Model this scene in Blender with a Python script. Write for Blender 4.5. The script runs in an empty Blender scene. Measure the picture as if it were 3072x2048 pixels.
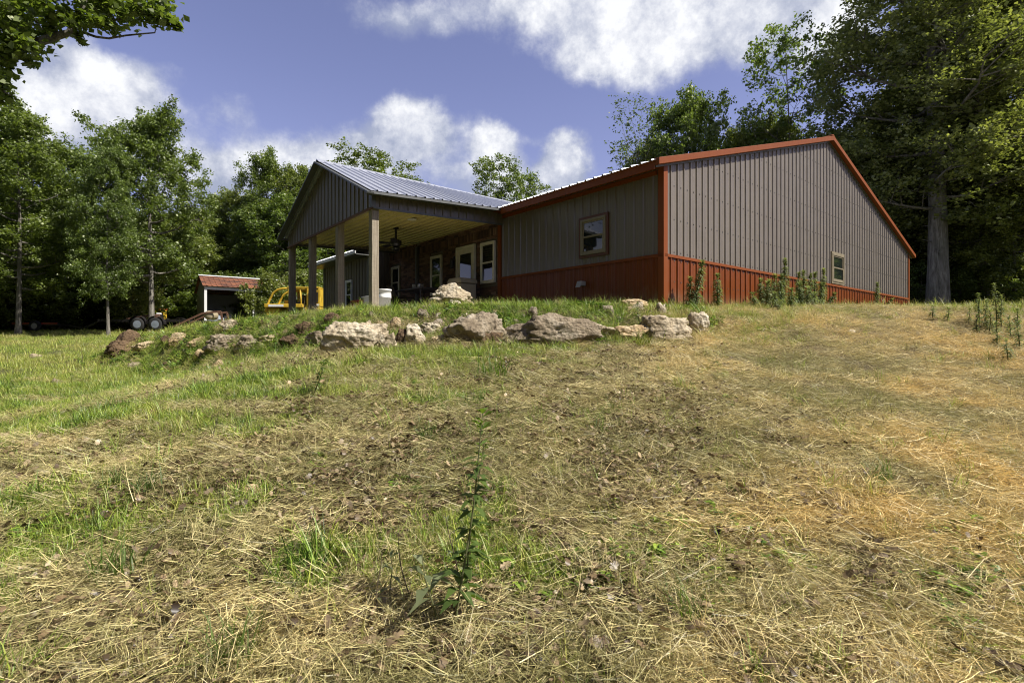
import bpy, math, random
import numpy as np
from mathutils import Vector, Matrix

scene = bpy.context.scene
COL = scene.collection
R = math.radians

# ------------------------------------------------------------------ camera
CAMZ = 1.6
F = 1590.0            # focal length in pixels of the 3072 px wide photograph
cam_d = bpy.data.cameras.new("camera")
cam_d.lens = 36.0 * F / 3072.0
cam_d.sensor_width = 36.0
cam_d.clip_start = 0.05
cam_d.clip_end = 3000.0
cam = bpy.data.objects.new("camera", cam_d)
cam.location = (0, 0, CAMZ)
cam.rotation_euler = (R(90.0), 0, 0)
COL.objects.link(cam)
scene.camera = cam

# ------------------------------------------------------------------ light
SUN_EL, SUN_AZ = 48.0, -20.0        # azimuth counted from +X towards +Y
SUN_STRENGTH = 5.0
SKY_STRENGTH = 0.075
sun_d = bpy.data.lights.new("sun", 'SUN')
sun_d.energy = SUN_STRENGTH
sun_d.angle = R(0.55)
sun_d.color = (1.0, 0.95, 0.86)
sun = bpy.data.objects.new("sun", sun_d)
sdir = Vector((math.cos(R(SUN_AZ)) * math.cos(R(SUN_EL)), math.sin(R(SUN_AZ)) * math.cos(R(SUN_EL)), math.sin(R(SUN_EL))))
sun.rotation_euler = sdir.to_track_quat('Z', 'Y').to_euler()
sun.location = (20, -5, 30)
COL.objects.link(sun)

vs = scene.view_settings
vs.view_transform = 'Standard'
vs.look = 'None'
vs.exposure = 0.62
vs.gamma = 1.0
vs.use_curve_mapping = False
scene.render.engine = 'CYCLES'
cy = scene.cycles
cy.max_bounces = 9
cy.diffuse_bounces = 5
cy.glossy_bounces = 3
cy.transmission_bounces = 6
cy.transparent_max_bounces = 8
cy.sample_clamp_indirect = 6.0
cy.use_denoising = True
cy.denoiser = 'OPENIMAGEDENOISE'
cy.denoising_input_passes = 'RGB_ALBEDO_NORMAL'
cy.denoising_prefilter = 'ACCURATE'
cy.filter_width = 1.1

# ------------------------------------------------------------------ node helpers
class NT:
    """small helper for wiring node trees"""
    def __init__(s, tree):
        s.t = tree
        s.n = tree.nodes
        s.l = tree.links
    def node(s, typ, **kw):
        nd = s.n.new(typ)
        for k, v in kw.items():
            setattr(nd, k, v)
        return nd
    def put(s, sock, v):
        if isinstance(v, bpy.types.NodeSocket):
            s.l.new(v, sock)
        elif isinstance(v, bpy.types.Node):
            s.l.new(v.outputs[0], sock)
        elif v is not None:
            if sock.type == 'RGBA' and not hasattr(v, '__len__'):
                v = (v, v, v, 1)
            if sock.type == 'RGBA' and len(v) == 3:
                v = (*v, 1)
            sock.default_value = v
    def math(s, op, a, b=None, c=None, clamp=False):
        nd = s.node('ShaderNodeMath', operation=op)
        nd.use_clamp = clamp
        for i, v in enumerate((a, b, c)):
            if v is not None:
                s.put(nd.inputs[i], v)
        return nd.outputs[0]
    def vmath(s, op, a, b=None):
        nd = s.node('ShaderNodeVectorMath', operation=op)
        s.put(nd.inputs[0], a)
        if b is not None:
            s.put(nd.inputs[1], b)
        return nd.outputs['Value'] if op in ('LENGTH', 'DOT_PRODUCT', 'DISTANCE') else nd.outputs[0]
    def mix(s, f, a, b, blend='MIX'):
        nd = s.node('ShaderNodeMix', data_type='RGBA', blend_type=blend)
        s.put(nd.inputs[0], f); s.put(nd.inputs[6], a); s.put(nd.inputs[7], b)
        return nd.outputs[2]
    def ramp(s, f, stops, interp='LINEAR'):
        nd = s.node('ShaderNodeValToRGB')
        cr = nd.color_ramp
        cr.interpolation = interp
        while len(cr.elements) < len(stops):
            cr.elements.new(0.5)
        for e, (p, c) in zip(cr.elements, stops):
            e.position = p
            e.color = (*c, 1) if hasattr(c, '__len__') else (c, c, c, 1)
        s.put(nd.inputs[0], f)
        return nd.outputs[0]
    def noise(s, vec, scale, detail=4, rough=0.55, dist=0.0, dim='3D', w=None):
        nd = s.node('ShaderNodeTexNoise', noise_dimensions=dim)
        if vec is not None: s.put(nd.inputs['Vector'], vec)
        if w is not None: s.put(nd.inputs['W'], w)
        s.put(nd.inputs['Scale'], scale); s.put(nd.inputs['Detail'], detail)
        s.put(nd.inputs['Roughness'], rough); s.put(nd.inputs['Distortion'], dist)
        return nd.outputs[0]
    def mapping(s, vec, scale=(1, 1, 1), loc=(0, 0, 0), rot=(0, 0, 0)):
        nd = s.node('ShaderNodeMapping')
        s.put(nd.inputs[0], vec)
        nd.inputs['Location'].default_value = loc
        nd.inputs['Rotation'].default_value = rot
        nd.inputs['Scale'].default_value = scale
        return nd.outputs[0]
    def mr(s, v, a, b, c=0.0, d=1.0, smooth=True):
        nd = s.node('ShaderNodeMapRange')
        nd.interpolation_type = 'SMOOTHSTEP' if smooth else 'LINEAR'
        s.put(nd.inputs[0], v)
        for i, q in enumerate((a, b, c, d)):
            nd.inputs[i + 1].default_value = q
        return nd.outputs[0]

# ------------------------------------------------------------------ world: Nishita sky with clouds
world = bpy.data.worlds.new("World")
scene.world = world
world.use_nodes = True
W = NT(world.node_tree)
W.n.clear()
w_out = W.node('ShaderNodeOutputWorld')
w_bg = W.node('ShaderNodeBackground')
sky = W.node('ShaderNodeTexSky', sky_type='NISHITA')
sky.sun_disc = False
sky.sun_elevation = R(SUN_EL)
sky.sun_rotation = R(90.0 - SUN_AZ)
sky.altitude = 300.0
sky.air_density = 1.0
sky.dust_density = 0.6
sky.ozone_density = 2.0
tc = W.node('ShaderNodeTexCoord')
sep = W.node('ShaderNodeSeparateXYZ')
W.l.new(tc.outputs['Generated'], sep.inputs[0])
X, Y, Z = sep.outputs
az = W.math('ARCTAN2', X, Y)
el = W.math('ARCSINE', Z)
comb = W.node('ShaderNodeCombineXYZ')
W.l.new(az, comb.inputs[0]); W.l.new(el, comb.inputs[1])
P0 = comb.outputs[0]
# domain warp so every cloud gets a ragged outline
wn = W.node('ShaderNodeTexNoise', noise_dimensions='3D')
W.put(wn.inputs['Vector'], tc.outputs['Generated'])
wn.inputs['Scale'].default_value = 4.5; wn.inputs['Detail'].default_value = 6; wn.inputs['Roughness'].default_value = 0.6
wv = W.vmath('SUBTRACT', wn.outputs['Color'], (0.5, 0.5, 0.5))
wv = W.vmath('MULTIPLY', wv, (0.17, 0.12, 0.0))
P = W.vmath('ADD', P0, wv)
def px_dir(px, py):
    a = math.atan((px - 1536) / F)
    e = math.atan((1024 - py) / F * math.cos(a))
    return a, e
CLOUDS = [  # px, py, rx, ry, strength
    (1950, 0, 430, 190, 1.3), (1600, 10, 200, 80, .6), (1860, 180, 200, 90, .8), (2350, 40, 300, 160, .95), (2560, 120, 140, 120, .6), (1250, 30, 180, 70, .34),
    (150, 260, 230, 140, .82), (330, 340, 190, 130, .7), (90, 400, 200, 120, .9), (300, 200, 90, 60, .5), (620, 280, 130, 70, .42),
    (720, 470, 200, 85, .72), (900, 450, 180, 90, .78), (620, 580, 220, 120, 1.1), (1060, 470, 120, 90, .75), (430, 190, 60, 30, .3),
    (1215, 365, 100, 80, 1.25), (1230, 480, 140, 75, .75), (1400, 400, 115, 52, .72), (1500, 445, 80, 62, 1.05), (1440, 530, 130, 70, .72),
    (1710, 480, 62, 75, 1.35), (1650, 555, 150, 70, 1.1), (1650, 415, 60, 26, .45), (1250, 50, 200, 90, .38), (1560, 600, 200, 60, .7),
]
acc = None
for (px, py, rx, ry, st) in CLOUDS:
    a, e = px_dir(px, py)
    a2, _ = px_dir(px + rx, py); _, e2 = px_dir(px, py - ry)
    d = W.vmath('SUBTRACT', P, (a, e, 0))
    d = W.vmath('MULTIPLY', d, (1 / abs(a2 - a), 1 / max(abs(e2 - e), .01), 0))
    ln = W.vmath('LENGTH', d)
    m = W.mr(ln, 0.25, 1.65, st, 0.0)
    acc = m if acc is None else W.math('ADD', acc, m)
# the same broken cloud carries on beyond the frame on every side
fld = W.noise(tc.outputs['Generated'], 2.6, 6, 0.6)
absaz = W.math('ABSOLUTE', az)
out_f = W.math('MAXIMUM', W.mr(absaz, 0.85, 1.15), W.mr(el, 0.62, 0.85))
acc = W.math('ADD', acc, W.math('MULTIPLY', W.mr(fld, 0.50, 0.66, 0, 0.85), out_f))
det = W.noise(tc.outputs['Generated'], 8.0, 10, 0.66)
dens = W.math('ADD', acc, W.math('MULTIPLY', W.math('SUBTRACT', det, 0.5), 1.6))
cov = W.mr(dens, 0.20, 1.12, 0.0, 1.0)
low = W.noise(tc.outputs['Generated'], 5.0, 5, 0.55)
low2 = W.noise(tc.outputs['Generated'], 14.0, 6, 0.6)
up1 = W.noise(W.vmath('ADD', tc.outputs['Generated'], (.045, -.01, .05)), 8.0, 10, 0.66)
relief = W.math('MULTIPLY', W.math('SUBTRACT', det, up1), 1.1)
shade = W.math('ADD', W.math('ADD', W.math('MULTIPLY', low, 0.62), W.math('MULTIPLY', low2, 0.3)), W.math('ADD', W.math('MULTIPLY', W.mr(dens, 0.5, 1.9), 0.2), relief))
ccol = W.ramp(shade, [(0.36, (3.5, 3.9, 5.2)), (0.54, (5.3, 5.6, 6.6)), (0.78, (8.6, 8.7, 9.0))])
skyc = W.mix(1.0, sky.outputs[0], (1.60, 1.19, 1.34), 'MULTIPLY')
skyc = W.mix(W.math('MULTIPLY', W.mr(el, 0.0, 0.5, 0.3, 0.05), 1.0), skyc, (3.6, 3.9, 6.4))
full = W.mix(cov, skyc, ccol)
W.l.new(full, w_bg.inputs[0])
w_bg.inputs[1].default_value = SKY_STRENGTH
W.l.new(w_bg.outputs[0], w_out.inputs[0])
world.cycles.sampling_method = 'MANUAL'
world.cycles.sample_map_resolution = 512

# ------------------------------------------------------------------ materials
MATS = {}
def bsdf_mat(name, color=(.5, .5, .5), rough=.6, metallic=0.0, spec=.5):
    m = bpy.data.materials.new(name)
    m.use_nodes = True
    T = NT(m.node_tree)
    T.n.clear()
    out = T.node('ShaderNodeOutputMaterial')
    b = T.node('ShaderNodeBsdfPrincipled')
    T.l.new(b.outputs[0], out.inputs[0])
    b.inputs['Base Color'].default_value = (*color, 1)
    b.inputs['Roughness'].default_value = rough
    b.inputs['Metallic'].default_value = metallic
    b.inputs['Specular IOR Level'].default_value = spec
    MATS[name] = m
    return m, T, b, out

def bump(T, b, height, strength=.5, dist=.01):
    nd = T.node('ShaderNodeBump')
    nd.inputs['Strength'].default_value = strength
    nd.inputs['Distance'].default_value = dist
    T.put(nd.inputs['Height'], height)
    T.l.new(nd.outputs[0], b.inputs['Normal'])

def simple(name, color, rough=.6, metallic=0., var=.15, scale=6., bmp=0., spec=.5):
    """plain paint/plastic/wood with soft wear variation"""
    m, T, b, out = bsdf_mat(name, color, rough, metallic, spec)
    tcn = T.node('ShaderNodeTexCoord')
    oi = T.node('ShaderNodeObjectInfo')
    v = T.vmath('ADD', tcn.outputs['Object'], oi.outputs['Location'])
    n = T.noise(v, scale, 5, .6)
    lo = tuple(c * (1 - var) for c in color); hi = tuple(min(1, c * (1 + var)) for c in color)
    T.put(b.inputs['Base Color'], T.ramp(n, [(.3, lo), (.7, hi)]))
    T.put(b.inputs['Roughness'], T.mr(n, .3, .7, max(.02, rough - .08), min(1, rough + .1)))
    if bmp:
        bump(T, b, T.noise(v, scale * 5, 4, .6), bmp, .01)
    return m

def metal_panel(name, color, rough=.32, dust=.25, mud=False):
    """painted ribbed steel siding: faint streaks, oil-canning and dust"""
    m, T, b, out = bsdf_mat(name, color, rough, 0.0, .5)
    tcn = T.node('ShaderNodeTexCoord')
    o = tcn.outputs['Object']
    oi = T.node('ShaderNodeObjectInfo')
    streak = T.noise(T.mapping(o, (6, 6, .35)), 2.0, 5, .6)
    blot = T.noise(o, .8, 4, .6)
    base = T.mix(T.math('MULTIPLY', streak, dust), color, (.42, .38, .31))
    base = T.mix(T.mr(blot, .35, .7, 0, .22), base, tuple(c * .82 for c in color))
    hs = T.mix(T.math('MULTIPLY', oi.outputs['Random'], .30), base, tuple(c * 1.22 for c in color))
    sz = T.node('ShaderNodeSeparateXYZ'); T.l.new(o, sz.inputs[0])
    splash = T.math('ADD', sz.outputs[2], T.math('MULTIPLY', T.noise(T.mapping(o, (3, 3, 1)), 3.0, 5, .65), -.7))
    if mud: hs = T.mix(T.mr(splash, -.30, .12, .65, 0), hs, (.22, .15, .09))
    T.put(b.inputs['Base Color'], hs)
    T.put(b.inputs['Roughness'], T.mr(streak, .3, .7, rough - .05, rough + .14))
    bump(T, b, T.noise(T.mapping(o, (1, 1, .6)), 1.9, 3, .5), .45, .04)
    return m

metal_panel('taupe_steel', (.132, .112, .088), dust=.14)
metal_panel('red_steel', (.155, .036, .004), dust=.04, mud=True)
metal_panel('red_trim', (.180, .044, .006), rough=.5, dust=.02)
for q_ in ('red_steel', 'red_trim'):
    MATS[q_].node_tree.nodes['Principled BSDF'].inputs['Specular IOR Level'].default_value = .22
metal_panel('galvalume', (.52, .54, .58), rough=.36, dust=.08)
MATS['galvalume'].node_tree.nodes['Principled BSDF'].inputs['Metallic'].default_value = .55
metal_panel('dark_trim', (.085, .09, .085), rough=.4, dust=.08)
metal_panel('cream_steel', (.46, .36, .13), rough=.30, dust=.05)
simple('cream_vinyl', (.62, .58, .44), .45, var=.08)
simple('tan_vinyl', (.20, .165, .10), .5, var=.08)
simple('brown_trim', (.10, .035, .018), .5, var=.1)
simple('white_vinyl', (.75, .76, .78), .4, var=.06)
simple('chrome_pipe', (.55, .56, .58), .28, 1.0, var=.1)
simple('black_metal', (.018, .016, .016), .35, var=.2)
simple('dark_plastic', (.03, .03, .032), .5, var=.2)
simple('grey_plastic', (.33, .31, .27), .5, var=.1)
simple('white_plastic', (.72, .72, .70), .45, var=.06)
simple('red_plastic', (.25, .03, .02), .4, var=.15)
simple('red_paint', (.34, .035, .025), .35, var=.25)
simple('tan_fabric', (.16, .145, .10), .8, var=.15, scale=30, bmp=.2)
simple('beige_plastic', (.36, .30, .19), .5, var=.1)
simple('concrete', (.36, .34, .30), .85, var=.2, scale=4, bmp=.3)
simple('yellow_paint', (.52, .34, .03), .5, var=.32, scale=4)
simple('rubber', (.022, .021, .02), .8, var=.25)
simple('rust_metal', (.12, .06, .035), .8, var=.4, scale=14, bmp=.3)
simple('grey_steel', (.20, .205, .23), .45, var=.1)
simple('light_steel', (.62, .62, .60), .45, var=.08)
simple('cardboard', (.33, .24, .13), .8, var=.1)
simple('decking', (.30, .22, .13), .8, var=.3, scale=8)
simple('blue_grey', (.20, .23, .27), .6, var=.15)
simple('interior', (.05, .045, .04), .9)
simple('lamp_glass', (.8, .75, .6), .3, var=.02)

# glass: smooth dark reflective pane, thin see-through share
m, T, b, out = bsdf_mat('window_glass', (.012, .015, .014), .03, 0, .8)
tcn = T.node('ShaderNodeTexCoord')
bump(T, b, T.noise(tcn.outputs['Object'], 1.6, 2, .4), .08, .02)

# wood post: rough sawn, grey brown grain with knots and checks
m, T, b, out = bsdf_mat('post_wood', (.26, .22, .16), .85)
tcn = T.node('ShaderNodeTexCoord')
o = tcn.outputs['Object']
gr = T.noise(T.mapping(o, (26, 26, 1.4)), 1.6, 6, .65, .6)
saw = T.noise(T.mapping(o, (3, 3, 42), rot=(0.5, 0.3, 0)), 2.0, 3, .6)
ck = T.noise(T.mapping(o, (60, 60, 1.1)), 1.0, 3, .5)
c = T.ramp(gr, [(.25, (.14, .105, .07)), (.5, (.27, .225, .16)), (.75, (.40, .35, .26))])
c = T.mix(T.mr(saw, .45, .62, 0, .35), c, (.17, .14, .10))
c = T.mix(T.mr(ck, .66, .70, 0, .9), c, (.03, .022, .015))
T.put(b.inputs['Base Color'], c)
bump(T, b, T.math('ADD', gr, T.math('MULTIPLY', saw, .6)), .5, .008)

# brick
m, T, b, out = bsdf_mat('brick_clay', (.20, .09, .05), .85)
oi = T.node('ShaderNodeObjectInfo'); tcn = T.node('ShaderNodeTexCoord')
geo = T.node('ShaderNodeNewGeometry')
rr = T.math('FRACT', T.math('ADD', oi.outputs['Random'], geo.outputs['Random Per Island']))
c = T.ramp(rr, [(0, (.05, .028, .018)), (.35, (.095, .048, .028)), (.7, (.15, .08, .048)), (1, (.21, .13, .085))])
n = T.noise(tcn.outputs['Object'], 20, 5, .7)
c = T.mix(T.mr(n, .4, .75, 0, .4), c, (.10, .05, .035))
T.put(b.inputs['Base Color'], c)
bump(T, b, n, .5, .006)
simple('mortar', (.13, .11, .085), .95, var=.15, scale=20)

# rusty shed roof; its darkest blotches paint in patches of shade
m, T, b, out = bsdf_mat('rusty_roof', (.4, .15, .06), .7)
tcn = T.node('ShaderNodeTexCoord'); o = tcn.outputs['Object']
n1 = T.noise(T.mapping(o, (1.2, 5, 1)), 1.3, 6, .65, .4)
c = T.ramp(n1, [(.38, (.035, .02, .015)), (.50, (.13, .05, .025)), (.62, (.27, .10, .045)), (.78, (.36, .20, .12))])
T.put(b.inputs['Base Color'], c)

# bark
def bark_mat(name, c0, c1, c2, s=1.0):
    m, T, b, out = bsdf_mat(name, c1, .95, 0, .2)
    tcn = T.node('ShaderNodeTexCoord'); o = tcn.outputs['Object']
    n = T.noise(T.mapping(o, (9 * s, 9 * s, 1.6 * s)), 1.0, 6, .7, .5)
    n2 = T.noise(o, .7, 4, .6)
    c = T.ramp(n, [(.3, c0), (.5, c1), (.72, c2)])
    c = T.mix(T.mr(n2, .45, .7, 0, .5), c, (.10, .11, .075))
    T.put(b.inputs['Base Color'], c)
    bump(T, b, n, .9, .05)
bark_mat('bark_grey', (.05, .045, .038), (.17, .155, .13), (.34, .32, .28))
bark_mat('bark_brown', (.025, .02, .015), (.08, .065, .048), (.16, .14, .11))

# foliage: thin leaves, part of the light comes through; tone varies by clump position
def leaf_mat(name, dark, mid, light, trans=.46, sc=.55, gloss=.09):
    m = bpy.data.materials.new(name); m.use_nodes = True
    T = NT(m.node_tree); T.n.clear()
    out = T.node('ShaderNodeOutputMaterial')
    geo = T.node('ShaderNodeNewGeometry'); oi = T.node('ShaderNodeObjectInfo')
    tcn = T.node('ShaderNodeTexCoord')
    v = T.vmath('ADD', tcn.outputs['Object'], oi.outputs['Location'])
    n = T.noise(v, sc, 3, .6)
    k = T.math('ADD', T.math('MULTIPLY', n, .75), T.math('MULTIPLY', geo.outputs['Random Per Island'], .3))
    c = T.ramp(k, [(.35, dark), (.55, mid), (.8, light)])
    c = T.mix(T.math('MULTIPLY', oi.outputs['Random'], .35), c, T.mix(1.0, c, (1.25, 1.0, .7), 'MULTIPLY'))
    d = T.node('ShaderNodeBsdfDiffuse'); T.put(d.inputs[0], c)
    t = T.node('ShaderNodeBsdfTranslucent'); T.put(t.inputs[0], T.mix(1.0, c, (1.5, 1.55, .6), 'MULTIPLY'))
    g = T.node('ShaderNodeBsdfGlossy'); g.inputs['Roughness'].default_value = .5
    T.put(g.inputs[0], (.75, .75, .6))
    mx = T.node('ShaderNodeMixShader'); mx.inputs[0].default_value = trans
    T.l.new(d.outputs[0], mx.inputs[1]); T.l.new(t.outputs[0], mx.inputs[2])
    m2 = T.node('ShaderNodeMixShader'); m2.inputs[0].default_value = gloss * .55
    T.l.new(mx.outputs[0], m2.inputs[1]); T.l.new(g.outputs[0], m2.inputs[2])
    T.l.new(m2.outputs[0], out.inputs[0])
    MATS[name] = m
    return m
leaf_mat('oak_leaf', (.062, .098, .024), (.125, .18, .045), (.215, .285, .080), gloss=.12)
leaf_mat('yellow_leaf', (.085, .115, .028), (.16, .20, .05), (.26, .30, .09), gloss=.12)
leaf_mat('olive_leaf', (.10, .125, .042), (.185, .215, .078), (.30, .33, .13), gloss=.12)
leaf_mat('bluish_leaf', (.05, .075, .04), (.085, .125, .06), (.14, .19, .085))
leaf_mat('weed_leaf', (.10, .13, .07), (.19, .235, .13), (.31, .36, .22), sc=3)
leaf_mat('dark_weed_leaf', (.05, .09, .022), (.09, .15, .032), (.15, .23, .055), sc=3)
simple('weed_stem', (.12, .13, .05), .8)
simple('dry_stem', (.10, .075, .045), .9)

# ground-cover blades: colour comes from per-instance tint, each blade varies
def blade_mat(name, stops, trans=.35, gloss=.12):
    m = bpy.data.materials.new(name); m.use_nodes = True
    T = NT(m.node_tree); T.n.clear()
    out = T.node('ShaderNodeOutputMaterial')
    at = T.node('ShaderNodeAttribute', attribute_type='INSTANCER', attribute_name='tint')
    geo = T.node('ShaderNodeNewGeometry'); oi = T.node('ShaderNodeObjectInfo')
    r1 = geo.outputs['Random Per Island']
    k = T.math('ADD', at.outputs['Fac'], T.math('MULTIPLY', T.math('SUBTRACT', r1, .5), .42), clamp=True)
    c = T.ramp(k, stops)
    vv = T.math('ADD', .34, T.math('MULTIPLY', T.math('FRACT', T.math('MULTIPLY', T.math('ADD', r1, oi.outputs['Random']), 7.31)), 1.12))
    c = T.vmath('SCALE', c)
    c.node.inputs['Scale'].default_value = 1
    T.l.new(vv, c.node.inputs['Scale'])
    d = T.node('ShaderNodeBsdfDiffuse'); T.l.new(c, d.inputs[0])
    t = T.node('ShaderNodeBsdfTranslucent'); T.l.new(c, t.inputs[0])
    mx = T.node('ShaderNodeMixShader'); mx.inputs[0].default_value = trans
    T.l.new(d.outputs[0], mx.inputs[1]); T.l.new(t.outputs[0], mx.inputs[2])
    g = T.node('ShaderNodeBsdfGlossy'); g.inputs['Roughness'].default_value = .45
    m2 = T.node('ShaderNodeMixShader'); m2.inputs[0].default_value = gloss * .35
    T.l.new(mx.outputs[0], m2.inputs[1]); T.l.new(g.outputs[0], m2.inputs[2])
    T.l.new(m2.outputs[0], out.inputs[0])
    MATS[name] = m
blade_mat('grass_blade', [(0, (.09, .17, .022)), (.25, (.25, .38, .04)), (.5, (.42, .47, .08)), (.75, (.48, .43, .15)), (1, (.60, .46, .18))])
blade_mat('straw_blade', [(0, (.26, .25, .09)), (.3, (.45, .40, .17)), (.6, (.72, .60, .29)), (1, (.80, .60, .24))], trans=.2)
blade_mat('dead_leaf', [(0, (.065, .042, .020)), (.4, (.18, .125, .065)), (.75, (.34, .26, .15)), (1, (.56, .47, .32))], trans=.1)

# rock
def rock_mat(name, c0, c1, c2, stain):
    m, T, b, out = bsdf_mat(name, c1, .92, 0, .2)
    tcn = T.node('ShaderNodeTexCoord'); o = tcn.outputs['Object']
    oi = T.node('ShaderNodeObjectInfo')
    v = T.vmath('ADD', o, oi.outputs['Location'])
    n1 = T.noise(v, 2.2, 7, .65, .4)
    n2 = T.noise(v, 11, 6, .7)
    n3 = T.noise(T.mapping(v, (1, 1, 5)), 5, 5, .65, .8)
    vo = T.node('ShaderNodeTexVoronoi'); vo.inputs['Scale'].default_value = 17; T.put(vo.inputs['Vector'], v)
    c = T.ramp(n1, [(.3, c0), (.5, c1), (.68, c2)])
    c = T.mix(T.mr(n2, .5, .68, 0, .75), c, stain)
    c = T.mix(T.mr(n3, .56, .7, 0, .5), c, tuple(x * .45 for x in c0))
    T.put(b.inputs['Base Color'], c)
    h = T.math('ADD', T.math('MULTIPLY', n2, .9), T.math('ADD', T.math('MULTIPLY', n3, .8), T.math('MULTIPLY', vo.outputs['Distance'], .55)))
    bump(T, b, h, .95, .05)
rock_mat('pale_rock', (.22, .165, .095), (.48, .40, .27), (.72, .65, .50), (.13, .095, .055))
rock_mat('grey_rock', (.15, .115, .075), (.29, .235, .16), (.46, .40, .30), (.09, .065, .04))
rock_mat('dark_rock', (.07, .045, .025), (.15, .10, .058), (.30, .21, .12), (.05, .035, .022))
rock_mat('tan_rock', (.33, .22, .11), (.52, .39, .22), (.66, .55, .36), (.22, .13, .06))

# ------------------------------------------------------------------ geometry helpers
class MB:
    def __init__(s):
        s.v = []; s.f = []
    def add(s, verts, faces):
        o = len(s.v)
        s.v.extend([tuple(p) for p in verts])
        s.f.extend([tuple(i + o for i in f) for f in faces])
        return s
    def box(s, x0, x1, y0, y1, z0, z1):
        return s.add([(x0, y0, z0), (x1, y0, z0), (x1, y1, z0), (x0, y1, z0), (x0, y0, z1), (x1, y0, z1), (x1, y1, z1), (x0, y1, z1)],
                     [(0, 3, 2, 1), (4, 5, 6, 7), (0, 1, 5, 4), (1, 2, 6, 5), (2, 3, 7, 6), (3, 0, 4, 7)])
    def bar(s, p0, p1, w, h, up=(0, 0, 1)):
        p0, p1, up = Vector(p0), Vector(p1), Vector(up)
        d = (p1 - p0).normalized()
        sx = d.cross(up).normalized(); sy = sx.cross(d)
        vs_ = []
        for p in (p0, p1):
            for a, b_ in ((-1, -1), (1, -1), (1, 1), (-1, 1)):
                vs_.append(p + sx * (a * w / 2) + sy * (b_ * h / 2))
        return s.add(vs_, [(0, 1, 2, 3), (7, 6, 5, 4), (0, 4, 5, 1), (1, 5, 6, 2), (2, 6, 7, 3), (3, 7, 4, 0)])
    def tube(s, pts, rad, n=8, cap=True):
        pts = [Vector(p) for p in pts]
        if not hasattr(rad, '__len__'):
            rad = [rad] * len(pts)
        rings = []
        ref = Vector((0.13, 0.31, 0.94))
        for i, p in enumerate(pts):
            d = (pts[min(i + 1, len(pts) - 1)] - pts[max(i - 1, 0)])
            d = d.normalized() if d.length > 1e-6 else Vector((0, 0, 1))
            a = d.cross(ref)
            if a.length < .05:
                a = d.cross(Vector((1, 0, 0)))
            a.normalize(); b_ = d.cross(a)
            rings.append([p + (a * math.cos(2 * math.pi * k / n) + b_ * math.sin(2 * math.pi * k / n)) * rad[i] for k in range(n)])
        o = len(s.v)
        for r_ in rings:
            s.v.extend([tuple(q) for q in r_])
        for i in range(len(pts) - 1):
            for k in range(n):
                k2 = (k + 1) % n
                s.f.append((o + i * n + k, o + i * n + k2, o + (i + 1) * n + k2, o + (i + 1) * n + k))
        if cap:
            s.f.append(tuple(o + k for k in range(n))[::-1])
            s.f.append(tuple(o + (len(pts) - 1) * n + k for k in range(n)))
        return s
    def lathe(s, prof, n=16, c=(0, 0, 0), axis='Z'):
        o = len(s.v)
        for (r_, z_) in prof:
            for k in range(n):
                a = 2 * math.pi * k / n
                q = (r_ * math.cos(a), r_ * math.sin(a), z_)
                if axis == 'Y': q = (q[0], q[2], q[1])
                if axis == 'X': q = (q[2], q[0], q[1])
                s.v.append((c[0] + q[0], c[1] + q[1], c[2] + q[2]))
        for i in range(len(prof) - 1):
            for k in range(n):
                k2 = (k + 1) % n
                s.f.append((o + i * n + k, o + i * n + k2, o + (i + 1) * n + k2, o + (i + 1) * n + k))
        s.f.append(tuple(o + k for k in range(n))[::-1])
        s.f.append(tuple(o + (len(prof) - 1) * n + k for k in range(n)))
        return s
    def prism(s, poly, axis, a0, a1):
        """poly of 2D points swept along axis ('X': poly=(y,z), 'Y': poly=(x,z))"""
        vs_ = []
        for a in (a0, a1):
            for (u, v_) in poly:
                vs_.append((a, u, v_) if axis == 'X' else (u, a, v_) if axis == 'Y' else (u, v_, a))
        n = len(poly)
        fs = [tuple(range(n))[::-1], tuple(range(n, 2 * n))]
        for i in range(n):
            j = (i + 1) % n
            fs.append((i, j, n + j, n + i))
        return s.add(vs_, fs)
    def build(s, name, mat, parent=None, smooth=False, loc=None, bevel=0):
        me = bpy.data.meshes.new(name)
        me.from_pydata([tuple(p) for p in s.v], [], s.f)
        me.materials.append(MATS[mat])
        if smooth:
            me.shade_smooth()
        me.update()
        o = bpy.data.objects.new(name, me)
        COL.objects.link(o)
        if parent: o.parent = parent
        if loc is not None: o.location = loc
        if bevel:
            bm_ = o.modifiers.new("bevel", 'BEVEL'); bm_.width = bevel; bm_.segments = 2; bm_.limit_method = 'ANGLE'
        return o

def thing(name, label, cat, loc=(0, 0, 0), rz=0.0, group=None, kind=None):
    o = bpy.data.objects.new(name, None)
    o.empty_display_size = .2
    COL.objects.link(o)
    o.location = loc; o.rotation_euler = (0, 0, rz)
    o['label'] = label; o['category'] = cat
    if group: o['group'] = group
    if kind: o['kind'] = kind
    return o
def tag(o, label, cat, group=None, kind=None):
    o['label'] = label; o['category'] = cat
    if group: o['group'] = group
    if kind: o['kind'] = kind
    return o
def np_mesh(name, V, faces4, mat, smooth=False):
    """fast mesh from numpy: V (n,3); faces4 (m,k) same corner count"""
    me = bpy.data.meshes.new(name)
    V = np.asarray(V, dtype=np.float32); Fc = np.asarray(faces4, dtype=np.int32)
    me.vertices.add(len(V)); me.vertices.foreach_set('co', V.ravel())
    k = Fc.shape[1]
    me.loops.add(Fc.size); me.loops.foreach_set('vertex_index', Fc.ravel())
    me.polygons.add(len(Fc)); me.polygons.foreach_set('loop_start', np.arange(0, Fc.size, k, dtype=np.int32))
    if smooth:
        me.polygons.foreach_set('use_smooth', np.ones(len(Fc), dtype=bool))
    me.update(calc_edges=True)
    if mat: me.materials.append(MATS[mat])
    return me
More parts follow.
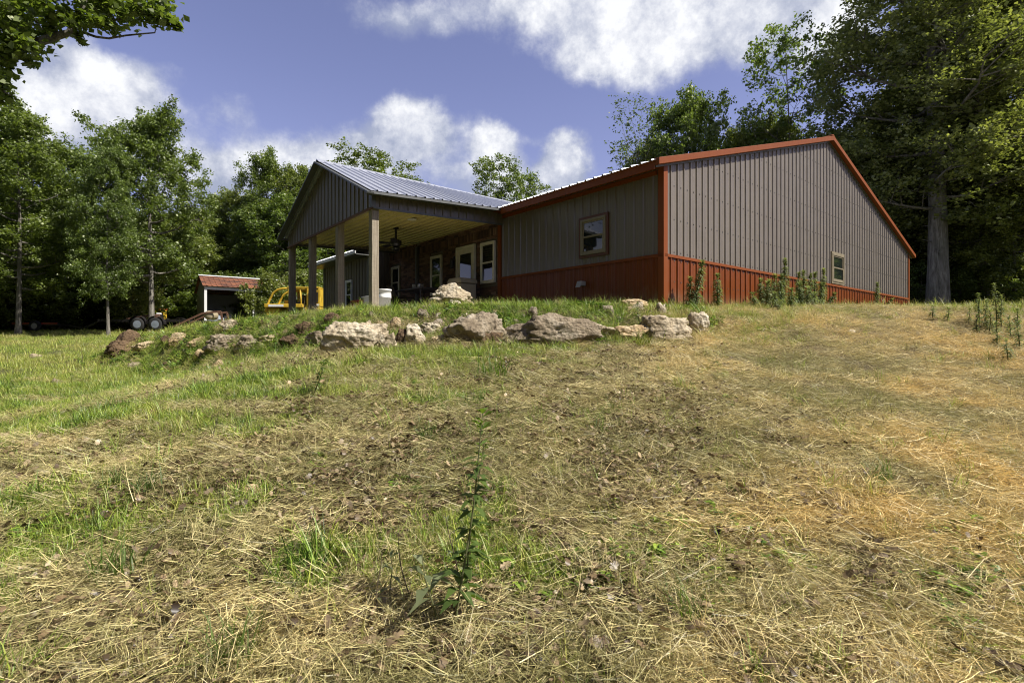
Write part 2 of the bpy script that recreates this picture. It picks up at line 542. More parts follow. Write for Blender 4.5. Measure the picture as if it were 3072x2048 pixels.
# ------------------------------------------------------------------ noise + ground height
def sstep(a, b, x):
    t = np.clip((x - a) / (b - a), 0, 1)
    return t * t * (3 - 2 * t)
_rngt = np.random.RandomState(7)
_TAB = _rngt.rand(256, 256)
def vnoise(x, y, scale, seed=0):
    x = np.asarray(x, float) / scale + seed * 17.37 + 1000; y = np.asarray(y, float) / scale + seed * 9.71 + 1000
    xi = np.floor(x).astype(int); yi = np.floor(y).astype(int)
    fx = x - xi; fy = y - yi
    fx = fx * fx * (3 - 2 * fx); fy = fy * fy * (3 - 2 * fy)
    g = lambda i, j: _TAB[i & 255, j & 255]
    return (g(xi, yi) * (1 - fx) + g(xi + 1, yi) * fx) * (1 - fy) + (g(xi, yi + 1) * (1 - fx) + g(xi + 1, yi + 1) * fx) * fy
def fbm(x, y, scale, seed=0, oct=4):
    s, a, t = 0, 1, 0
    for k in range(oct):
        s = s + a * vnoise(x, y, scale / 2 ** k, seed + k * 3); t += a; a *= .55
    return s / t
RLX = [-12, -9.3, -8.4, -5.6, -2.6, 0.0, 1.2, 2.4, 3.6, 5.0, 9.0, 40]
RLY = [13.6, 12.6, 11.6, 9.6, 8.5, 7.95, 7.9, 8.25, 9.0, 9.6, 11.0, 16]
HC = (2.855, 10.0); HA = R(40.0)
ca, sa = math.cos(HA), math.sin(HA)
HZ = CAMZ + 0.60
def to_local(x, y):
    dx, dy = x - HC[0], y - HC[1]
    return dx * ca + dy * sa, -dx * sa + dy * ca
def to_world(lx, ly):
    return HC[0] + lx * ca - ly * sa, HC[1] + lx * sa + ly * ca
def H(x, y, fine=True):
    """ground height in world z"""
    x = np.asarray(x, float); y = np.asarray(y, float)
    yc = np.maximum(y, -30)
    zc = -1.6 + .2 * np.clip(yc, -8, 11) + .004 * np.maximum(y - 11, 0)
    zl = -1.52 + .073 * np.clip(yc, -15, 28.5)
    w = sstep(-7.5, -1, x)
    zlow = zl * (1 - w) + zc * w
    yl = np.interp(x, RLX, RLY)
    d = y - yl
    zt = np.interp(x, [-12, -9.3, -6, -3.5, 3, 8, 15, 30], [.12, .15, .39, .585, .635, .72, .93, 1.0])
    far = sstep(14, 28, y)
    zt = zt * (1 - far) + np.interp(x, [-25, -18, -8], [.58, .42, .56]) * far * (x < 5) + zt * far * (x >= 5)
    wd = np.interp(x, [2.6, 4.5], [1.5, 5.0])
    st = np.interp(x, [2.6, 4.5], [-.15, -2.6])
    b = sstep(0, 1, (d - st) / wd)
    side = np.maximum(sstep(-11.2, -9.4, x + (y - 12.5) * .12), 0)
    b = b * side
    z = zlow * (1 - b) + zt * b
    z = np.where(y > 30, np.maximum(z, z), z)
    lx, ly = to_local(x, y)
    def box_in(x0, x1, y0, y1):
        return np.minimum(np.minimum(lx - x0, x1 - lx), np.minimum(ly - y0, y1 - ly))
    inside = np.maximum(np.maximum(box_in(.05, 16.1, .05, 15.1), box_in(-3.45, .5, 4.9, 10.5)), box_in(-.7, .5, 11.1, 15.1))
    inh = sstep(-.02, .2, inside)
    z = z * (1 - inh) + .48 * inh
    z = z + (fbm(x, y, 3.2, 1, 3) - .5) * .16 * sstep(1.0, 4.0, np.hypot(x, y)) * np.where(inh > 0, .2, 1)
    if fine:
        z = z + (fbm(x, y, .5, 5, 3) - .5) * .07 + (fbm(x, y, .12, 8, 2) - .5) * .022
    z = z + 9.0 * sstep(70, 400, np.hypot(x, y - 10))
    return z + CAMZ
def ground_at(px, py, ymin=1.2, ymax=60):
    """where the view ray of a photo pixel meets the ground"""
    u, v = (px - 1536) / F, (1024 - py) / F
    ys = np.linspace(ymin, ymax, 4000)
    g = H(ys * u, ys, False) - (CAMZ + ys * v)
    i = int(np.argmax(g > 0)) if (g > 0).any() else len(ys) - 1
    yy = ys[i]
    return float(yy * u), float(yy), float(H(yy * u, yy, False))

# green / dry maps shared by the soil colour and by the plants that grow on it
GLX = [-14, -4.3, -1.9, -.2, 1.7, 3.5, 8]
GLY = [4.6, 4.25, 4.35, 6.0, 7.5, 8.9, 15]
def green_map(x, y):
    d = y - np.interp(x, GLX, GLY)
    g = sstep(-.5, .9, d)
    rx = x * .35 - y * .15; ry = y * 1.0 + x * .22      # bands that run obliquely across the slope
    n = fbm(rx, ry, .52, 21, 5)
    g = g * sstep(.37, .50, n)
    g = np.maximum(g, sstep(.60, .72, fbm(x, y, .7, 33, 3)) * .75 * sstep(3.4, .5, x))
    yl = np.interp(x, RLX, RLY)
    g = np.maximum(g, sstep(.3, .9, y - yl) * sstep(.2, .45, fbm(x, y, .9, 40, 3)) * (x < 6))
    g = np.maximum(g, sstep(10, 15, y) * .9 * np.where(x < -8, .75, 1))
    lx, ly = to_local(x, y)
    g = np.maximum(g, sstep(-3.2, -.6, ly) * (lx > -1) * (lx < 18) * sstep(.25, .5, fbm(x, y, .9, 44, 3)) * .95)
    g = np.maximum(g, sstep(17, 21, x + .2 * y) * .7)
    return np.clip(g, 0, 1)
def gold_map(x, y):
    return np.clip(sstep(.12, .42, x / np.maximum(y, 1.0)) * (.35 + .65 * sstep(.32, .60, fbm(x, y, .55, 50, 4))) * sstep(.22, .55, fbm(x, y, 1.7, 52, 3)) * sstep(13, 8.5, y) * (.45 + .55 * sstep(1.8, 3.2, y)), 0, 1)

def make_ground():
    n = 520
    u = np.linspace(-1, 1, n)
    k = 6.6
    s = np.sinh(k * u) / np.sinh(k) * 520
    gx, gy = np.meshgrid(s, s + 5.5, indexing='xy')
    z = H(gx, gy)
    V = np.stack([gx.ravel(), gy.ravel(), z.ravel()], 1)
    i = np.arange(n * n).reshape(n, n)
    Fq = np.stack([i[:-1, :-1].ravel(), i[:-1, 1:].ravel(), i[1:, 1:].ravel(), i[1:, :-1].ravel()], 1)
    me = np_mesh('ground', V, Fq, None, True)
    for nm, fn in (('green', green_map), ('gold', gold_map)):
        a = me.attributes.new(nm, 'FLOAT', 'POINT')
        a.data.foreach_set('value', fn(gx.ravel(), gy.ravel()).astype(np.float32))
    m, T, b, out = bsdf_mat('soil', (.2, .15, .09), .95, 0, .15)
    me.materials.append(m)
    tcn = T.node('ShaderNodeTexCoord'); o = tcn.outputs['Object']
    ag = T.node('ShaderNodeAttribute', attribute_name='green'); ad = T.node('ShaderNodeAttribute', attribute_name='gold')
    n1 = T.noise(o, 1.4, 6, .65); n2 = T.noise(o, 14, 6, .7); n3 = T.noise(T.mapping(o, (1, 3, 1), rot=(0, 0, .6)), 40, 5, .7)
    soil = T.ramp(n2, [(.3, (.040, .030, .018)), (.48, (.10, .075, .045)), (.62, (.19, .15, .09)), (.75, (.34, .28, .18))])
    lit = T.ramp(n3, [(.35, (.09, .07, .04)), (.6, (.27, .22, .12))])
    c = T.mix(.5, soil, lit)
    grn = T.ramp(n3, [(.3, (.035, .05, .012)), (.55, (.10, .125, .03)), (.75, (.20, .21, .07))])
    c = T.mix(T.math('MULTIPLY', ag.outputs['Fac'], .75), c, grn)
    gld = T.ramp(n3, [(.3, (.12, .085, .035)), (.7, (.36, .26, .10))])
    c = T.mix(T.math('MULTIPLY', ad.outputs['Fac'], .6), c, gld)
    T.put(b.inputs['Base Color'], c)
    bump(T, b, T.math('ADD', n2, T.math('MULTIPLY', n3, .6)), .9, .05)
    ob = bpy.data.objects.new('ground', me)
    COL.objects.link(ob)
    ob['kind'] = 'structure'
    return ob
make_ground()
# ------------------------------------------------------------------ the house (local frame: x along the gable, y along the eave wall)
RIB = .2286
house = thing('metal_house', 'long taupe steel-sided house with red wainscot, red trim and a gabled back porch', 'house',
              (HC[0], HC[1], HZ), HA)
RS = .295                      # roof slope
EAVE = 2.80                    # wall top at the eave
LEN, WID, RX = 15.2, 16.2, 8.1
def roof_z(lx):
    return EAVE + RS * (lx if lx < RX else WID - lx)

def ribbed(P, u0, u1, zb, zt, phase=0.0, name='wall_panel', mat='taupe_steel', h=.024, parent=None, cut=None, label=None):
    """one corrugated sheet between u0 and u1; P(u, d, z) maps to house space; zt may be a function of u"""
    parent = parent or house
    prof = []
    k = math.floor((u0 - phase) / RIB) - 1
    while True:
        c = phase + k * RIB
        if c - .03 > u1: break
        for a, d in ((-.026, 0), (-.010, h), (.010, h), (.026, 0), (.026 + .055, .0), (.026 + .062, .0035), (.026 + .075, .0035), (.026 + .082, 0),
                     (.026 + .100, 0), (.026 + .107, .0035), (.026 + .120, .0035), (.026 + .127, 0)):
            prof.append((c + a, d))
        k += 1
    prof = [p for p in prof if u0 < p[0] < u1]
    def dat(u):
        q = ((u - phase + .1143) % RIB) - .1143
        q = abs(q)
        return h if q < .010 else 0 if q > .026 else h * (.026 - q) / .016
    us = [(u0, dat(u0))] + prof + [(u1, dat(u1))]
    if cut is not None and u0 < cut < u1:
        us.append((cut, dat(cut))); us.sort()
    mb = MB()
    vs_ = []
    for (u, d) in us:
        a = zb(u) if callable(zb) else zb
        b_ = zt(u) if callable(zt) else zt
        vs_ += [P(u, d, a), P(u, d, b_)]
    mb.add(vs_, [(2 * i, 2 * i + 2, 2 * i + 3, 2 * i + 1) for i in range(len(us) - 1)])
    o = mb.build(name, mat, parent)
    if label: o['label'] = label
    return o
def wall_run(P, u0, u1, zb, zt, n=None, **kw):
    w = 4 * RIB
    u = u0
    while u < u1 - .02:
        e = min(u + w, u1)
        ribbed(P, u, e, zb, zt, **kw)
        u = e

PG = lambda u, d, z: (u, -d, z)                # gable wall, faces -y
PS = lambda u, d, z: (-d, u, z)                # eave wall, faces -x
WZ = 1.03                                      # top of the wainscot
# sunlit gable wall
wall_run(PG, .04, WID - .04, WZ, lambda u: roof_z(u) - .02, cut=RX)
wall_run(PG, .04, WID - .04, -.15, WZ - .0, name='wainscot_panel', mat='red_steel')
MB().box(.0, WID, -.034, -.002, WZ - .025, WZ + .03).build('wainscot_trim', 'red_trim', house)
# eave wall between the corner and the porch
wall_run(PS, .04, 4.86, WZ, EAVE - .02)
wall_run(PS, .04, 4.86, -.15, WZ, name='wainscot_panel', mat='red_steel')
MB().box(-.034, -.002, .0, 4.86, WZ - .025, WZ + .03).build('wainscot_trim', 'red_trim', house)
# the wing past the porch
PW = lambda u, d, z: (-.75 - d, u, z)
wall_run(PW, 11.14, LEN - .04, .0, EAVE - .24)
PR = lambda u, d, z: (u, 11.1 - d, z)          # short return wall facing the porch
ribbed(PR, -.75, -.001, WZ, 2.62)
ribbed(PR, -.75, -.001, -.1, WZ, name='wainscot_panel', mat='red_steel')
# unseen sides, plain but closed
PB = lambda u, d, z: (u, LEN + d, z)
wall_run(PB, 0, WID, -.1, lambda u: roof_z(u) - .02, cut=RX)
ribbed(lambda u, d, z: (u, LEN + d, z), -.75, 0, -.1, 2.56)
PE = lambda u, d, z: (WID + d, u, z)
wall_run(PE, 0, LEN, -.1, EAVE - .02)
MB().box(.02, .08, 4.86, 11.1, -.1, 2.85).build('backing_wall', 'mortar', house)
# corner trims
def corner(x, y, z1, sx, sy, wid=.10, mat='red_trim', z0=-.15):
    mb = MB()
    t = .034
    mb.prism([(x + sx * t, y + sy * t), (x - sx * wid, y + sy * t), (x - sx * wid, y), (x, y), (x, y - sy * wid), (x + sx * t, y - sy * wid)], 'Z', z0, z1)
    return mb.build('corner_trim', mat, house)
corner(0, 0, EAVE - .02, -1, -1, .095)
corner(WID, 0, EAVE - .04, 1, -1)
corner(-.75, 11.1, 2.5, -1, -1, .08, 'dark_trim')
corner(-.75, LEN, 2.5, -1, 1, .08, 'dark_trim')
MB().box(-.036, .03, 4.86, 4.98, -.15, 2.8).build('corner_trim', 'red_trim', house)
# rake trims along the gable, left slope and right slope
def rake(x0, z0, x1, z1, y0, y1, name='rake_trim', mat='red_trim', h=.125):
    MB().prism([(x0, z0 - h), (x1, z1 - h), (x1, z1), (x0, z0)], 'Y', y0, y1).build(name, mat, house, bevel=.006)
rz = lambda lx: roof_z(lx)
rake(-.36, rz(-.36) + .06, RX, rz(RX) + .06, -.16, -.045)
rake(RX, rz(RX) + .06, WID + .36, rz(WID + .36) + .06, -.16, -.045)
MB().prism([(-.30, rz(-.30) - .10), (RX, rz(RX) - .10), (RX, rz(RX) - .055), (-.30, rz(-.30) - .055)], 'Y', -.045, -.003).build('rake_soffit', 'dark_trim', house)
MB().prism([(RX, rz(RX) - .10), (WID + .3, rz(WID + .3) - .10), (WID + .3, rz(WID + .3) - .055), (RX, rz(RX) - .055)], 'Y', -.045, -.003).build('rake_soffit', 'dark_trim', house)
# eave fascia + soffit along the eave wall
ez = rz(-.34)
MB().box(-.36, -.325, -.04, 4.45, ez - .13, ez + .03).build('eave_fascia', 'red_trim', house)
MB().box(-.325, -.003, -.0, 4.80, ez - .03, ez - .01).build('eave_soffit', 'red_trim', house, loc=(0, 0, .012))
MB().box(-.034, -.003, .13, 4.80, ez - .13, ez - .05).build('frieze_trim', 'red_trim', house)
# main roof sheets, ribs run down the slope
def roof_sheet(y0, y1, side, x_eave, name='roof_panel'):
    def P(u, d, t):
        lx = x_eave + t * (RX - x_eave)
        z = (EAVE + RS * lx if side < 0 else EAVE + RS * (WID - lx)) + .035 + d
        return (lx, u, z)
    if side > 0:
        def P(u, d, t):
            lx = x_eave + t * (RX - x_eave)
            return (lx, u, EAVE + RS * (WID - lx) + .035 + d)
    o = ribbed(P, y0, y1, 0.0, 1.0, name=name, mat='galvalume', h=.03)
    return o
y = -.10
while y < LEN + .25:
    e = min(y + 4 * RIB, LEN + .3)
    roof_sheet(y, e, -1, -.40)
    roof_sheet(y, e, 1, WID + .40)
    y = e
y = 11.0
while y < LEN + .25:                           # lower skirt of roof over the wing
    e = min(y + 4 * RIB, LEN + .3)
    def P(u, d, t):
        lx = -1.28 + t * .90
        return (lx, u, 2.41 + t * (EAVE + RS * -.38 - 2.41) + .03 + d)
    ribbed(P, y, e, 0.0, 1.0, name='roof_panel', mat='galvalume', h=.03)
    y = e
MB().box(-1.30, -1.27, 11.0, LEN + .3, 2.33, 2.43).build('eave_fascia', 'light_steel', house)
MB().box(-1.27, -.75, 11.0, LEN + .3, 2.30, 2.33).build('eave_soffit', 'dark_trim', house)
MB().prism([(RX - .18, rz(RX) + .03), (RX, rz(RX) + .105), (RX + .18, rz(RX) + .03), (RX, rz(RX) + .075)], 'Y', -.15, LEN + .3).build('ridge_cap', 'red_trim', house)

# windows: a frame with an upper and a lower sash
def window(P, u0, u1, z0, z1, fmat, trim=None, rail=.5, name='window', tw=.05, label=None):
    """P(u,d,z); d grows outwards"""
    def bx(mb, a0, a1, d0, d1, b0, b1):
        q = [P(a, d, z) for z in (b0, b1) for (a, d) in ((a0, d0), (a1, d0), (a1, d1), (a0, d1))]
        mb.add(q, [(0, 3, 2, 1), (4, 5, 6, 7), (0, 1, 5, 4), (1, 2, 6, 5), (2, 3, 7, 6), (3, 0, 4, 7)])
    def ring(mb, a0, a1, b0, b1, w, d0, d1):
        bx(mb, a0, a1, d0, d1, b1 - w, b1); bx(mb, a0, a1, d0, d1, b0, b0 + w)
        bx(mb, a0, a0 + w, d0, d1, b0 + w, b1 - w); bx(mb, a1 - w, a1, d0, d1, b0 + w, b1 - w)
    mb = MB(); ring(mb, u0, u1, z0, z1, tw, .0, .062)
    fr = mb.build(name, fmat, house, bevel=.004)
    if label: fr['label'] = label
    if trim:
        t_ = MB(); ring(t_, u0 - .055, u1 + .055, z0 - .055, z1 + .055, .05, .0, .046)
        t_.build('window_trim', trim, fr)
    zm = z0 + (z1 - z0) * rail
    for (a, b_, d0, d1) in ((zm - .02, z1 - tw, .026, .044), (z0 + tw, zm + .02, .034, .056)):
        s_ = MB(); ring(s_, u0 + tw, u1 - tw, a, b_, .032, d0, d1)
        s_.build('sash', fmat, fr)
        g_ = MB(); bx(g_, u0 + tw + .03, u1 - tw - .03, d0 - .006, d0 + .004, a + .03, b_ - .03)
        g_.build('pane', 'window_glass', fr)
    return fr
window(PS, 1.36, 2.06, 1.26, 2.03, 'tan_vinyl', 'brown_trim')
window(PG, 8.34, 9.22, 1.14, 1.95, 'tan_vinyl', 'tan_vinyl')
window(PS, 5.10, 5.72, .95, 2.05, 'cream_vinyl')
window(PS, 7.68, 8.30, .80, 2.00, 'cream_vinyl')
window(PS, 10.30, 10.88, .85, 1.95, 'cream_vinyl')
window(PW, 12.45, 13.0, .55, 1.62, 'white_vinyl')
# screw heads in rows over the panels
sc_ = MB()
for zz in (.12, .55, .95, 1.12, 1.75, 2.4, 3.05, 3.7, 4.35):
    u = .13
    while u < WID - .1:
        if zz < roof_z(u) - .12: sc_.box(u - .009, u + .009, -.010, -.0, zz - .009, zz + .009)
        u += RIB
sc_.build('screw', 'dark_trim', house)['kind'] = 'stuff'
# porch door
d_fr = MB()
d_fr.box(-.07, -.0, 5.98, 6.05, .04, 2.08); d_fr.box(-.07, 0, 6.81, 6.88, .04, 2.08); d_fr.box(-.07, 0, 6.05, 6.81, 2.01, 2.08)
door = MB().box(-.035, -.0, 6.05, 6.81, .05, 2.01).build('door', 'cream_vinyl', house)
d_fr.build('door_frame', 'cream_vinyl', door)
MB().box(-.045, -.036, 6.17, 6.69, .35, 1.86).build('pane', 'window_glass', door)
MB().tube([(-.035, 6.12, 1.0), (-.10, 6.12, 1.0), (-.10, 6.22, 1.0)], .012).build('handle', 'chrome_pipe', door)
# exterior fittings
MB().box(-.16, -.025, 1.93, 2.06, .60, .70).add([(-.16, 1.93, .60), (-.16, 2.06, .60), (-.22, 2.06, .56), (-.22, 1.93, .56), (-.16, 1.93, .70), (-.16, 2.06, .70)],
    [(0, 1, 2, 3), (3, 2, 5, 4), (0, 3, 4), (1, 5, 2)]).build('dryer_vent', 'grey_plastic', house, bevel=.006)
MB().tube([(-.06, 9.1, .05), (-.06, 9.1, 2.4)], .055, 10).build('downspout', 'dark_trim', house)
MB().box(-.05, -.0, 6.98, 7.06, 1.78, 1.86).lathe([(.02, 1.5), (.055, 1.53), (.065, 1.72), (.03, 1.78)], 10, (-.1, 7.02, 0)).build('wall_lantern', 'black_metal', house)

# brick wall behind the porch: running bond, soldier course under the ceiling
rb = random.Random(3)
bl, bh, jt = .195, .062, .012
openings = [(5.04, 5.78, .89, 2.12), (5.94, 6.92, -1, 2.12), (7.62, 8.36, .74, 2.07), (10.24, 10.94, .79, 2.02), (9.04, 9.16, -1, 3)]
bricks = []
row = 0; z = .05
while z < 2.18:
    u = 4.99 + (0 if row % 2 else -(bl + jt) / 2)
    while u < 11.08:
        a, c_ = max(u, 4.99), min(u + bl, 11.09)
        for (o0, o1, p0, p1) in openings:
            if z + bh > p0 and z < p1:
                if a >= o0 and c_ <= o1: a = c_
                elif a < o0 < c_: c_ = o0
                elif a < o1 < c_: a = o1
        if c_ - a > .03:
            bricks.append((a, c_, z, z + bh))
        u += bl + jt
    z += bh + jt; row += 1
u = 5.0
while u < 11.05:
    if not (9.03 < u + .03 < 9.17): bricks.append((u, u + bh, z, z + bl)); 
    u += bh + jt
z += bl + jt
while z < 2.62:
    u = 4.99 + (0 if row % 2 else -(bl + jt) / 2)
    while u < 11.08:
        if not (9.0 < u < 9.15): bricks.append((max(u, 4.99), min(u + bl, 11.09), z, z + bh))
        u += bl + jt
    z += bh + jt; row += 1
bricks.sort(key=lambda q: q[0])
brick_meshes = {}
rest = MB()
for i, (a, c_, z0, z1) in enumerate(bricks):
    pr = rb.uniform(-.003, .004)
    if i < 290:
        key = (round(c_ - a, 3), round(z1 - z0, 3))
        if key not in brick_meshes:
            o = MB().box(-.014, .019, 0, c_ - a, 0, z1 - z0).build('brick', 'brick_clay', house)
            brick_meshes[key] = o.data
        else:
            o = bpy.data.objects.new('brick', brick_meshes[key]); COL.objects.link(o); o.parent = house
        o.location = (pr, a, z0)
    else:
        rest.box(-.014 + pr, .019, a, c_, z0, z1)
bw = rest.build('brickwork', 'brick_clay', house); bw['kind'] = 'stuff'

# ---- porch
PX, PY0, PY1, PYR = -3.52, 4.90, 10.36, 7.50       # front plane, posts, ridge
EY0, EY1 = 4.45, 10.55                             # eaves
def bz(x, y=None):                                 # underside of the beam, slightly higher at the wall
    return 2.28 + .14 * (x - PX) / -PX
def cz(x):
    return 2.31 + .24 * (x - PX) / -PX
RZ = 3.90
def eave_z(x):                                     # porch eave height
    return 2.50 + .20 * min(1.0, (x + 3.75) / 3.75)
for i, yy in enumerate((4.91, 6.78, 8.66, 10.36)):
    sl = MB().box(-.082, .082, -.082, .082, 0, 2.25).build('post', 'post_wood', house, bevel=.008)
    sl.location = (PX, yy, .04)
MB().box(PX - .35, -.0, PY0 - .3, PY1 + .35, -.30, .04).build('porch_slab', 'concrete', house)
mb = MB()
# beams carried by the posts
mb.bar((PX, PY0 - .05, 2.335), (PX, PY1 + .05, 2.335), .09, .11)
mb.build('porch_beam', 'post_wood', house)
MB().bar((PX, PY0, 2.34), (0, PY0, 2.34 + .14), .08, .09).build('porch_beam', 'post_wood', house)
MB().bar((PX, PY1, 2.34), (0, PY1, 2.34 + .14), .08, .09).build('porch_beam', 'post_wood', house)
# front gable skirt of ribbed steel
PF = lambda u, d, z: (PX - .085 - d, u, z)
def gtop(u):
    s1 = (RZ - 2.50) / (PYR - EY0); s2 = (RZ - 2.42) / (EY1 - PYR)
    return (RZ - s1 * (PYR - u) if u < PYR else RZ - s2 * (u - PYR)) - .03
wall_run(PF, PY0 - .12, PY1 + .10, lambda u: 2.28 - .10 * (u - PY0) / 5.46, gtop, cut=PYR, name='gable_panel', mat='taupe_steel')
MB().bar((PX - .10, PY0 - .12, 2.265), (PX - .10, PY1 + .10, 2.165), .035, .05).build('gable_bottom_trim', 'rust_metal', house)
# side skirts
for (yy, sg) in ((PY0 - .11, 1), (PY1 + .10, -1)):
    Pk = lambda u, d, z, yy=yy, sg=sg: (u, yy - sg * d, z)
    e_y = EY0 if sg > 0 else EY1
    slope = (RZ - 2.55) / 3.05
    wall_run(Pk, PX - .08, -.02 if sg > 0 else -.02, lambda u: bz(u), lambda u: eave_z(u) + .10, name='side_skirt_panel', mat='taupe_steel')
    MB().bar((PX - .08, yy - sg * .012, bz(PX) - .015), (-.05, yy - sg * .012, bz(-.05) - .015), .035, .04).build('skirt_bottom_trim', 'dark_trim', house)
MB().box(PX - .125, PX - .03, PY0 - .15, PY0 - .05, 2.27, 2.66).build('corner_trim', 'dark_trim', house)
# ceiling sheets, ribs run along the house wall
x = PX + .05
while x < -.05:
    e = min(x + 4 * RIB, -.02)
    def P(u, d, t):
        return (u, PY0 - .08 + t * (PY1 - PY0 + .16), cz(u) - d)
    ribbed(P, x, e, 0.0, 1.0, name='ceiling_panel', mat='cream_steel', h=.032)
    x = e
# porch roof: both slopes run up to the ridge and back over the house roof
def proof(u, d, t, side):
    z_e = eave_z(u) if side < 0 else eave_z(u) - .08
    ye = EY0 if side < 0 else EY1
    return (u, ye + t * (PYR - ye), z_e + t * (RZ - z_e) + .03 + d)
x = -3.80
while x < 3.7:
    e = min(x + 4 * RIB, 3.75)
    for side in (-1, 1):
        ribbed(lambda u, d, t: proof(u, d, t, side), x, e, 0.0, 1.0, name='porch_roof_panel', mat='galvalume', h=.03)
    x = e
MB().prism([(PYR - .17, RZ - .04), (PYR, RZ + .075), (PYR + .17, RZ - .04), (PYR, RZ + .045)], 'X', -3.83, 3.7).build('ridge_cap', 'galvalume', house)
for (ye, ze) in ((EY0, 2.50), (EY1, 2.42)):
    MB().bar((-3.82, ye - (.03 if ye < PYR else -.03), ze - .03), (-3.82, PYR, RZ - .02), .035, .15, up=(1, 0, 0)).build('rake_trim', 'dark_trim', house)
MB().bar((-3.80, EY0 + .015, 2.49), (-.3, EY0 + .015, 2.68), .02, .05).build('eave_trim', 'dark_trim', house)
MB().bar((-3.80, EY1 - .015, 2.41), (-.3, EY1 - .015, 2.6), .02, .05).build('eave_trim', 'dark_trim', house)
# close the porch eave overhang
mb = MB().add([(-3.78, EY0 + .02, 2.50), (-3.78, PY0 - .1, 2.52), (-.2, PY0 - .1, 2.70), (-.2, EY0 + .02, 2.68)], [(0, 1, 2, 3)])
mb.build('porch_soffit', 'dark_trim', house)
# stove pipe beside the porch ridge
pipe = MB().lathe([(.075, 2.9), (.075, 3.50)], 16, (0, 0, 0)).build('stove_pipe', 'chrome_pipe', house, True, loc=(-3.3, 9.2, .42))
MB().lathe([(.10, 3.50), (.125, 3.52), (.125, 3.60), (.10, 3.62), (.10, 3.68), (.14, 3.70), (.14, 3.78), (.05, 3.84)], 16).build('pipe_cap', 'chrome_pipe', pipe, False)
# recessed ceiling light
cl = MB().lathe([(.09, -.012), (.09, .004)], 20).build('ceiling_light', 'lamp_glass', house, loc=(-2.2, 5.6, cz(-2.2) - .03))
MB().lathe([(.085, -.016), (.11, -.016), (.11, .0)], 20).build('light_rim', 'cream_vinyl', cl)

# ceiling fan
fx, fy, fz = -1.95, 6.9, cz(-1.95)
wx, wy = to_world(fx, fy)
fan = thing('ceiling_fan', 'dark five-bladed ceiling fan hanging under the cream porch ceiling', 'ceiling fan', (wx, wy, HZ + fz), HA)
MB().lathe([(.03, -.33), (.03, -.06), (.075, -.04), (.075, 0)], 14).build('downrod', 'black_metal', fan)
MB().lathe([(.05, -.52), (.11, -.50), (.15, -.44), (.15, -.36), (.09, -.32), (.03, -.31)], 18).build('motor', 'black_metal', fan)
MB().lathe([(.02, -.62), (.09, -.60), (.11, -.55), (.06, -.52)], 16).build('light_kit', 'black_metal', fan)
for k in range(5):
    a = k * 2 * math.pi / 5 + .35
    b_ = MB()
    n0, n1 = .13, .66
    for w0, r_ in ((.04, .13),):
        b_.add([(n0, -.025, -.43), (n0, .025, -.42), (.24, .065, -.412), (n1, .075, -.41), (n1 + .03, 0, -.42), (n1, -.075, -.432), (.24, -.065, -.436),
                (n0, -.025, -.438), (n0, .025, -.428), (.24, .065, -.42), (n1, .075, -.418), (n1 + .03, 0, -.428), (n1, -.075, -.44), (.24, -.065, -.444)],
               [(0, 1, 2, 3, 4, 5, 6), (13, 12, 11, 10, 9, 8, 7)] + [(i, (i + 1) % 7, 7 + (i + 1) % 7, 7 + i) for i in range(7)])
    bo = b_.build('blade', 'black_metal', fan); bo.rotation_euler = (0, 0, a)

# ------------------------------------------------------------------ things on the porch
def at_local(lx, ly, lz=.04):
    a, b_ = to_world(lx, ly)
    return (a, b_, HZ + lz)
# patio table
tb = thing('patio_table', 'dark metal patio table in the shade against the brick wall', 'table', at_local(-1.25, 6.75), HA)
MB().box(-.45, .45, -.7, .7, .73, .76).build('tabletop', 'black_metal', tb, bevel=.005)
for sx in (-1, 1):
    for sy in (-1, 1):
        MB().tube([(sx * .40, sy * .62, .73), (sx * .42, sy * .65, 0)], .02).build('leg', 'black_metal', tb)
for k, (dx, dy, h_, mt, lb) in enumerate(((-.1, .26, .16, 'grey_plastic', 'tall pale jar on the patio table, the one nearest the sling chairs'),
                                       (-.05, .04, .15, 'white_plastic', 'pale jar in the middle of the patio table'),
                                       (-.12, -.2, .12, 'tan_fabric', 'shorter tan jar on the patio table, nearest the boulder'))):
    j = thing('jar', lb, 'jar', at_local(-1.25 + dx, 6.75 + dy, .80), HA, 'jars on the patio table')
    MB().lathe([(.045, 0), (.052, .01), (.052, h_ - .03), (.04, h_)], 14).build('jar_body', mt, j, True)
    MB().lathe([(.042, h_), (.042, h_ + .02)], 14).build('lid', 'black_metal', j)
